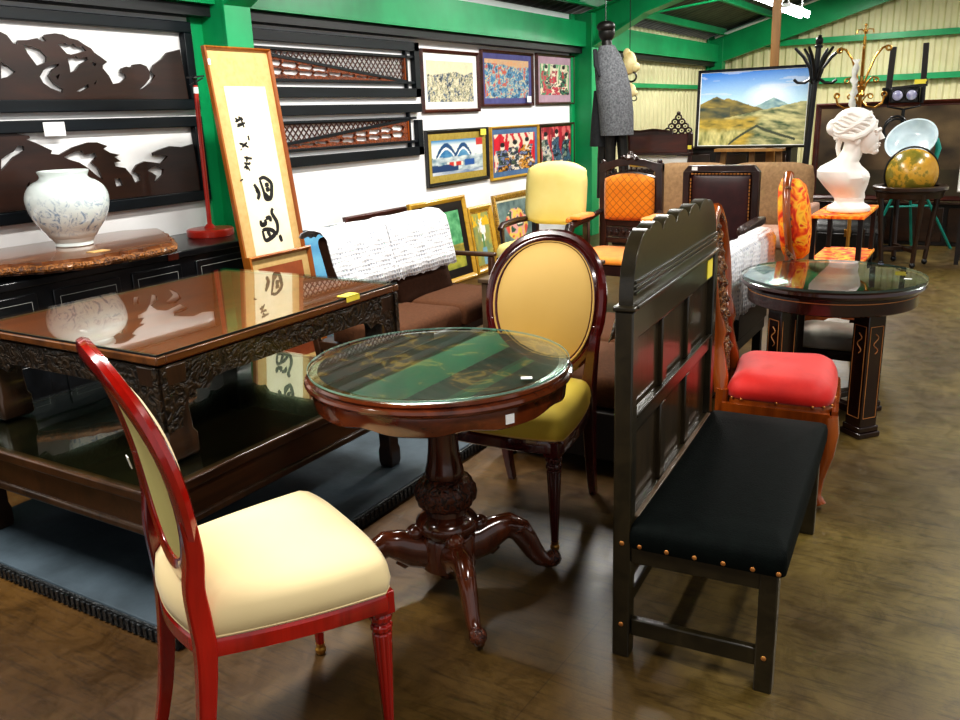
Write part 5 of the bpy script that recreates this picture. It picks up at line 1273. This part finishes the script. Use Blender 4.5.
t = thing('coat_stand', 'brass coat stand with scrolled arms standing behind the marble bust', 'coat stand', (-1.02, 7.55, 0))
obj('pole', G().tube([(0, 0, .04), (0, 0, 1.3), (.0, 0, 1.9)], [.016, .016, .011], 12).lathe([(0, 1.45), (.03, 1.45), (.035, 1.47), (.02, 1.5), (.03, 1.53), (0, 1.55)], 14), 'brass', t)
obj('base', G().lathe([(0, 0), (.19, 0), (.19, .015), (.05, .035), (.03, .06), (0, .06)], 32), 'brass', t)
g = G()
for a in (0, PI/2, PI, 1.5*PI): g.tube([(0, 0, 1.92), (.025*math.cos(a), .025*math.sin(a), 1.955), (.055*math.cos(a), .055*math.sin(a), 1.95), (.06*math.cos(a), .06*math.sin(a), 1.925)], .005, 7)
g.ball((0, 0, 1.985), .012, 10).tube([(0, 0, 1.89), (0, 0, 1.99)], .005, 8); obj('finial', g, 'brass', t)
def scroll_arm(a, P, curl, r):
    pts = list(P); x, z = P[-1]; s, n = curl
    for k in range(1, 11): th = k*.62; rr = .026*(1-k/14); pts.append((x+s[0]*rr*(math.sin(th)), z+s[1]*rr*(1-math.cos(th))))
    return G().tube([(p[0]*math.cos(a), p[0]*math.sin(a), p[1]) for p in pts], r, 8)
for k in range(4):
    a = k*PI/2+.12
    obj('arm', scroll_arm(a, [(.015, 1.55), (.04, 1.62), (.08, 1.74), (.13, 1.81), (.17, 1.825)], ((1, -1), 0), .0085), 'brass', t)
    obj('arm', scroll_arm(a, [(.015, 1.42), (.05, 1.38), (.11, 1.37), (.16, 1.40), (.175, 1.45)], ((-1, 1), 0), .0085), 'brass', t)
    obj('scroll', scroll_arm(a, [(.012, 1.46), (.04, 1.56), (.075, 1.6), (.10, 1.595)], ((1, -1), 0), .007), 'brass', t)
    obj('scroll', scroll_arm(a, [(.012, 1.40), (.03, 1.44), (.05, 1.47), (.07, 1.475)], ((1, -1), 0), .006), 'brass', t)
g = G(); R = []
for k in range(15):
    z = 1.30+.031*k; w = .022+.01*math.sin(k*2.3); xo = -.045+.006*math.sin(k*1.1)
    R.append([g.bm.verts.new((xo+s*w, -.04+.006*math.sin(k*1.3+s), z)) for s in (-1, 0, 1)])
for A, B in zip(R, R[1:]):
    for i in range(2): g.bm.faces.new((A[i], A[i+1], B[i+1], B[i]))
o = obj('white_scarf', g, 'scarf', None, ang=60); o.modifiers.new('thickness', 'SOLIDIFY').thickness = .004
o.location = (-1.02, 7.55, 0); tag(o, 'white cloth strip hanging down the brass coat stand', 'cloth')

# bust and its stand
t = thing('plant_stand', 'two tier stand with orange floral shelves carrying the white bust', 'stand', (-.77, 5.5, 0))
for z in (.80, .53): obj('shelf', G().bb((-.145, -.31, z-.02), (.145, .31, z)), 'floral', t, bevel=.004)
for x in (-.125, .125):
    for y in (-.28, .28): obj('leg', G().bar((x*1.0, y, 0), (x, y, .781), .028), 'blackmetal', t, bevel=.003)
for z in (.515,): obj('side_rail', G().bar((-.125, -.28, z-.02), (-.125, .28, z-.02), .02).bar((.125, -.28, z-.02), (.125, .28, z-.02), .02), 'blackmetal', t)

t = thing('marble_bust', 'white marble bust of a woman in profile standing on the orange stand', 'bust', (-.745, 5.42, .8005))
obj('socle', G().lathe([(0, 0), (.115, 0), (.12, .01), (.118, .03), (.10, .042), (.085, .048), (.078, .06), (.082, .075), (.09, .085), (0, .085)], 40), 'marble', t)
g = G()
B = g.ball
oval_sweep(g, [(0, 0, .085, .08, .08), (-.015, 0, .095, .115, .11), (-.028, 0, .122, .15, .155), (-.042, 0, .143, .172, .20), (-.055, 0, .132, .168, .238), (-.06, 0, .11, .135, .262), (-.045, 0, .08, .09, .285), (-.015, 0, .062, .064, .315), (.0, 0, .056, .056, .36), (.015, 0, .06, .06, .43)], 36)
B((.04, -.055, .195), (.055, .055, .05), 16); B((.04, .055, .195), (.055, .055, .05), 16)
hz = lambda p: ((p[0]-.02)*.97+.012, p[1]*1.05, (p[2]-.45)*1.04+.432)       # head a little larger, set low on the neck
B = lambda c, r, s=16: g.ball(hz(c), tuple(v*1.02 for v in r), s); T = lambda P, r, n: g.tube([hz(p) for p in P], [v*1.02 for v in r] if isinstance(r, list) else r*1.02, n)
B((.02, 0, .49), (.105, .085, .098), 24); B((.082, 0, .435), (.060, .06, .085), 22)             # cranium, face
B((.105, 0, .395), (.040, .042, .045), 16); B((.122, 0, .366), (.024, .026, .020), 14)           # jaw and chin
T([(.135, 0, .475), (.152, 0, .447), (.160, 0, .428)], [.010, .013, .016], 10)              # nose
B((.143, 0, .406), (.012, .02, .007), 12); B((.141, 0, .394), (.012, .018, .008), 12)            # lips
T([(.128, .045, .470), (.141, .022, .482), (.144, 0, .478), (.141, -.022, .482), (.128, -.045, .470)], .010, 8)   # brow
for s in (-1, 1): B((.128, s*.026, .456), (.013, .016, .010), 12); B((.04, s*.079, .425), (.016, .010, .026), 12)        # eyes and ears
obj('head_and_shoulders', g, 'marble', t)
o = t.children[-1]; r = o.modifiers.new('merge', 'REMESH'); r.mode = 'VOXEL'; r.voxel_size = .0048; r.use_smooth_shade = True
s = o.modifiers.new('soften', 'SMOOTH'); s.iterations = 5; s.factor = .5
g = G(); rnd = random.Random(9)
B((.0, 0, .512), (.112, .095, .09), 28)
for k in range(9):                       # waves combed from the brow back to the bun
    z = .455+.014*k
    for s in (-1, 1):
        w = math.sqrt(max(.05, 1-((z-.512)/.095)**2))
        pts = [(.112*w*math.cos(a)*1.0-.005*(k % 2), s*.098*w*math.sin(a), z+.016*math.sin(a*4+k*.9)-.02*(a/PI)) for a in [PI*(.12+.78*i/10) for i in range(11)]]
        T(pts, [.006]+[.0095]*9+[.006], 7)
for s in (-1, 1):
    pts = [(.118, s*.015, .525), (.105, s*.05, .49), (.07, s*.08, .458), (.02, s*.09, .44), (-.04, s*.08, .45), (-.09, s*.05, .47)]
    T(pts, [.012, .017, .018, .018, .017, .012], 9)
B((-.10, 0, .495), (.05, .055, .05), 20)
for k in range(7): a = k*2*PI/7; B((-.108+.012*math.cos(a*2), .034*math.sin(a), .495+.034*math.cos(a)), (.022, .022, .022), 10)
T([(-.075, .03, .44), (-.085, .04, .38), (-.075, .05, .32)], [.018, .014, .008], 8)
obj('hair', g, 'marble', t)
o = t.children[-1]; r = o.modifiers.new('merge', 'REMESH'); r.mode = 'VOXEL'; r.voxel_size = .0052; r.use_smooth_shade = True

# globe
t = thing('floor_globe', 'antique yellow globe in a dark wooden floor stand', 'globe', (-.665, 8.38, 0))
obj('horizon_ring', G().lathe([(.225, .66), (.29, .66), (.30, .67), (.30, .695), (.29, .70), (.225, .70), (.225, .66)], 56), 'darkwood', t)
obj('ring_skirt', G().lathe([(.235, .60), (.265, .60), (.275, .66), (.235, .66), (.235, .60)], 48), 'darkwood', t)
obj('globe_ball', G().ball((0, 0, .80), .212, 48), 'globe', t, ang=80)
obj('meridian', G().tube([(.2*math.cos(.35)*math.sin(a*PI/20)*1.1, .2*math.sin(.35)*math.sin(a*PI/20), .80+.226*math.cos(a*PI/20)) for a in range(40)], .008, 8, closed=True), 'blackmetal', t)
for k in range(4):
    a = k*PI/2+.5; c, s = math.cos(a), math.sin(a)
    l = obj('leg', G().tube([(.25*c, .25*s, .64), (.22*c, .22*s, .35), (.19*c, .19*s, .05)], [.028, .022, .02], 10), 'darkwood', t)
    obj('caster', G().ball((.19*c, .19*s, .025), .025, 12), 'blackmetal', l)
obj('stretcher', G().bar((.2*math.cos(.5), .2*math.sin(.5), .15), (-.2*math.cos(.5), -.2*math.sin(.5), .15), .04, .03).bar((-.2*math.sin(.5), .2*math.cos(.5), .15), (.2*math.sin(.5), -.2*math.cos(.5), .15), .04, .03), 'darkwood', t)

t = thing('basin_stand', 'pale blue white basin tilted on teal folding legs behind the globe', 'basin', (-.74, 9.0, 0))
g = G().lathe([(0, -.02), (.12, -.015), (.19, .03), (.205, .07), (.215, .09), (.225, .092), (.225, .10), (.21, .10), (.2, .085), (.185, .045), (.12, .0), (0, -.005)], 48)
g.tf(Matrix.Translation((.02, -.02, 1.01)) @ Matrix.Rotation(math.radians(52), 4, 'X') @ Matrix.Rotation(math.radians(-12), 4, 'Y')); obj('basin', g, 'palebl', t)
obj('rim_clamp', G().tube([(.20, .03, 1.07), (.225, .03, .98), (.21, .02, .88)], [.02, .026, .02], 10), 'teal', t)
obj('top_hub', G().lathe([(0, .80), (.03, .80), (.03, .92), (0, .92)], 16), 'teal', t)
obj('support', G().tube([(0, 0, .9), (.01, .0, .99)], .014, 8), 'teal', t)
for q in ((.40, .46, 0), (-.32, .22, 0), (.05, .5, 0)): obj('leg', G().tube([(0, 0, .86), q], .013, 8), 'teal', t)
obj('brace', G().tube([(.21, .27, .43), (-.16, .11, .43)], .009, 8).tube([(.21, .27, .43), (.03, .31, .43)], .009, 8), 'teal', t)

t = thing('trunk', 'low black leather trunk on the floor between the stand and the globe', 'trunk', (-1.15, 8.72, 0))
obj('body', G().bb((-.28, -.26, .02), (.26, .24, .26)), 'trunk', t, bevel=.02)
g = G(); g.tube([(-.285, -.01, .26), (.265, -.01, .26)], .25, 28, asp=1); 
for v in g.bm.verts:
    if v.co.z < .26: v.co.z = .26
    else: v.co.z = .26+(v.co.z-.26)*.5
obj('lid', g, 'trunk', t, ang=50)
for x in (-.15, .13): obj('strap', G().bb((x-.02, -.272, .03), (x+.02, -.262, .30)), 'darkwood', t, bevel=.003)
obj('latch', G().bb((-.03, -.275, .22), (.03, -.262, .29)), 'brass', t, bevel=.003)

def murk(u, v):
    c = mixc(lin('#2a2018'), lin('#7a6444'), fbm(u*5, v*4, 3)*1.5-.3)
    d = math.hypot((u-.45)/.2, (v-.5)/.3)
    if d < 1: c = mixc(c, lin('#7a5c44'), .5*(1-d)+.2*fbm(u*9, v*9, 5))
    if v < .3: c = mixc(c, lin('#2c2a1c'), .6)
    return c
framed('large_painting', 'big dark old painting in a brown frame leaning behind globe and bust', 'painting', (-.82, 9.72, .43), 0, 1.82, .98, .04, 'frame_brown', .015, 'frame_brown', murk, math.radians(2), None, 110, 70)
t = thing('low_cupboard', 'long dark low cupboard under the big old painting', 'cupboard', (-.82, 9.9, 0))
obj('cabinet_body', G().bb((-1.0, -.3, 0), (1.1, .2, .41)), 'near_black', t, bevel=.006); obj('cabinet_top', G().bb((-1.02, -.33, .41), (1.12, .22, .428)), 'darkwood', t, bevel=.004)
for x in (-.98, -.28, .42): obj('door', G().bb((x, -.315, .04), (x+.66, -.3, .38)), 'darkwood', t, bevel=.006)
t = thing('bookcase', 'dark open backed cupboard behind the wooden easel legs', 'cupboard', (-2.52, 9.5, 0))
obj('cabinet_body', G().bb((-.6, -.05, 0), (.62, .3, .98)), 'near_black', t, bevel=.006)
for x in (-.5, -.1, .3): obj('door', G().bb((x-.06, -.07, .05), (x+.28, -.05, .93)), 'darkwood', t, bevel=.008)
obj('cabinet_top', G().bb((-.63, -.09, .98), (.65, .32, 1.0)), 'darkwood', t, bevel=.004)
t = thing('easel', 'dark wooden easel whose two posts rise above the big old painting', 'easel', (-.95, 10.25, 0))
obj('post', G().bar((-.22, .06, 0), (-.15, -.0, 1.95), .06, .03), 'near_black', t, bevel=.006); obj('post', G().bar((.19, .06, 0), (.15, 0, 1.97), .055, .03), 'near_black', t, bevel=.006)
obj('crossbar', G().bar((-.22, -.02, 1.53), (.2, -.02, 1.56), .06, .03), 'near_black', t)
obj('rear_leg', G().bar((0, .7, 0), (0, .04, 1.5), .05, .03), 'near_black', t)
t = thing('stage_light', 'black twin stage light with two round lenses above the big painting', 'stage light', (-.86, 9.2, 0))
obj('housing', G().bb((-.12, -.02, 1.39), (.13, .12, 1.53)), 'blackmetal', t, bevel=.01)
for x in (-.055, .065):
    l = obj('lens', G().ball((x, -.02, 1.46), (.05, .02, .05), 20), 'lens', t); obj('lens_ring', G().tube([(x+.052*math.cos(a*PI/12), -.024, 1.46+.052*math.sin(a*PI/12)) for a in range(24)], .008, 8, closed=True), 'blackmetal', t)
for s, m in ((-1, 'blackmetal'), (1, 'blackmetal')): obj('barn_door', G().box((s*.155, -.05, 1.46), (.012, .10, .15), rz=s*.3), m, t)
obj('price_tag', G().box((.13, -.06, 1.575), (.10, .004, .04)), 'yellow', t, smooth=False)
obj('yoke', G().tube([(-.14, .05, 1.46), (-.14, .05, 1.36), (0, .05, 1.33), (.14, .05, 1.36), (.14, .05, 1.46)], .009, 8).bar((.08, -.03, 1.53), (.19, -.06, 1.57), .012), 'blackmetal', t)
obj('pole', G().tube([(0, .05, 0), (0, .05, 1.34)], .016, 10), 'blackmetal', t)
obj('base', G().lathe([(0, 0), (.16, 0), (.16, .02), (.03, .03), (0, .03)], 28, (0, .05, 0)), 'blackmetal', t)
obj('cable', G().tube([(-.05+.10*math.cos(a*.5), .02-.004*a*.1, 1.17+.11*math.sin(a*.5)-.002*a) for a in range(26)], .010, 8), 'blackmetal', t)
framed('leaning_picture', 'pale picture in a thin white frame at the right edge beside the globe', 'picture', (-.10, 8.62, .62), math.radians(-8), .42, .40, .025, 'mount_white', .03, 'mount_cream', lambda u, v: mixc(lin('#a8c0b0'), lin('#e8e4d0'), fbm(u*4, v*6, 3)), math.radians(4))
t = thing('side_stool', 'dark stool holding the pale picture at the right edge', 'stool', (-.08, 8.66, 0))
obj('seat', G().bb((-.2, -.16, .58), (.2, .16, .6195)), 'near_black', t, bevel=.004)
for x in (-.17, .17):
    for y in (-.13, .13): obj('leg', G().bar((x, y, 0), (x, y, .58), .035), 'near_black', t)

# ------------------------------------------------------------------ camera, sky light, exposure
f, pt, yw, rl = 847.19, math.radians(16.0956), math.radians(31.5034), math.radians(2.129)
h = Vector((-math.sin(yw), math.cos(yw), 0)); r = Vector((math.cos(yw), math.sin(yw), 0)); u = Vector((0, 0, 1))
F = h*math.cos(pt)-u*math.sin(pt); U = u*math.cos(pt)+h*math.sin(pt)
R2 = r*math.cos(rl)-U*math.sin(rl); U2 = U*math.cos(rl)+r*math.sin(rl)
cd = bpy.data.cameras.new('camera'); co = bpy.data.objects.new('camera', cd); C.objects.link(co)
cd.sensor_width = 36; cd.lens = f/960*36; cd.clip_start = .05; cd.clip_end = 100
m = Matrix((R2, U2, -F)).transposed().to_4x4(); m.translation = (0, 0, 1.42); co.matrix_world = m
sc = bpy.context.scene; sc.camera = co
w = bpy.data.worlds.new('world'); sc.world = w; w.use_nodes = True
bg = w.node_tree.nodes['Background']; bg.inputs['Color'].default_value = (.95, .97, 1, 1); bg.inputs['Strength'].default_value = .6
sc.view_settings.view_transform = 'Standard'; sc.view_settings.look = 'Medium High Contrast'; sc.view_settings.exposure = 0.0
sc.cycles.max_bounces = 8; sc.cycles.transparent_max_bounces = 12; sc.cycles.caustics_reflective = False; sc.cycles.caustics_refractive = False; sc.cycles.use_denoising = True
sc.cycles.sample_clamp_indirect = 6
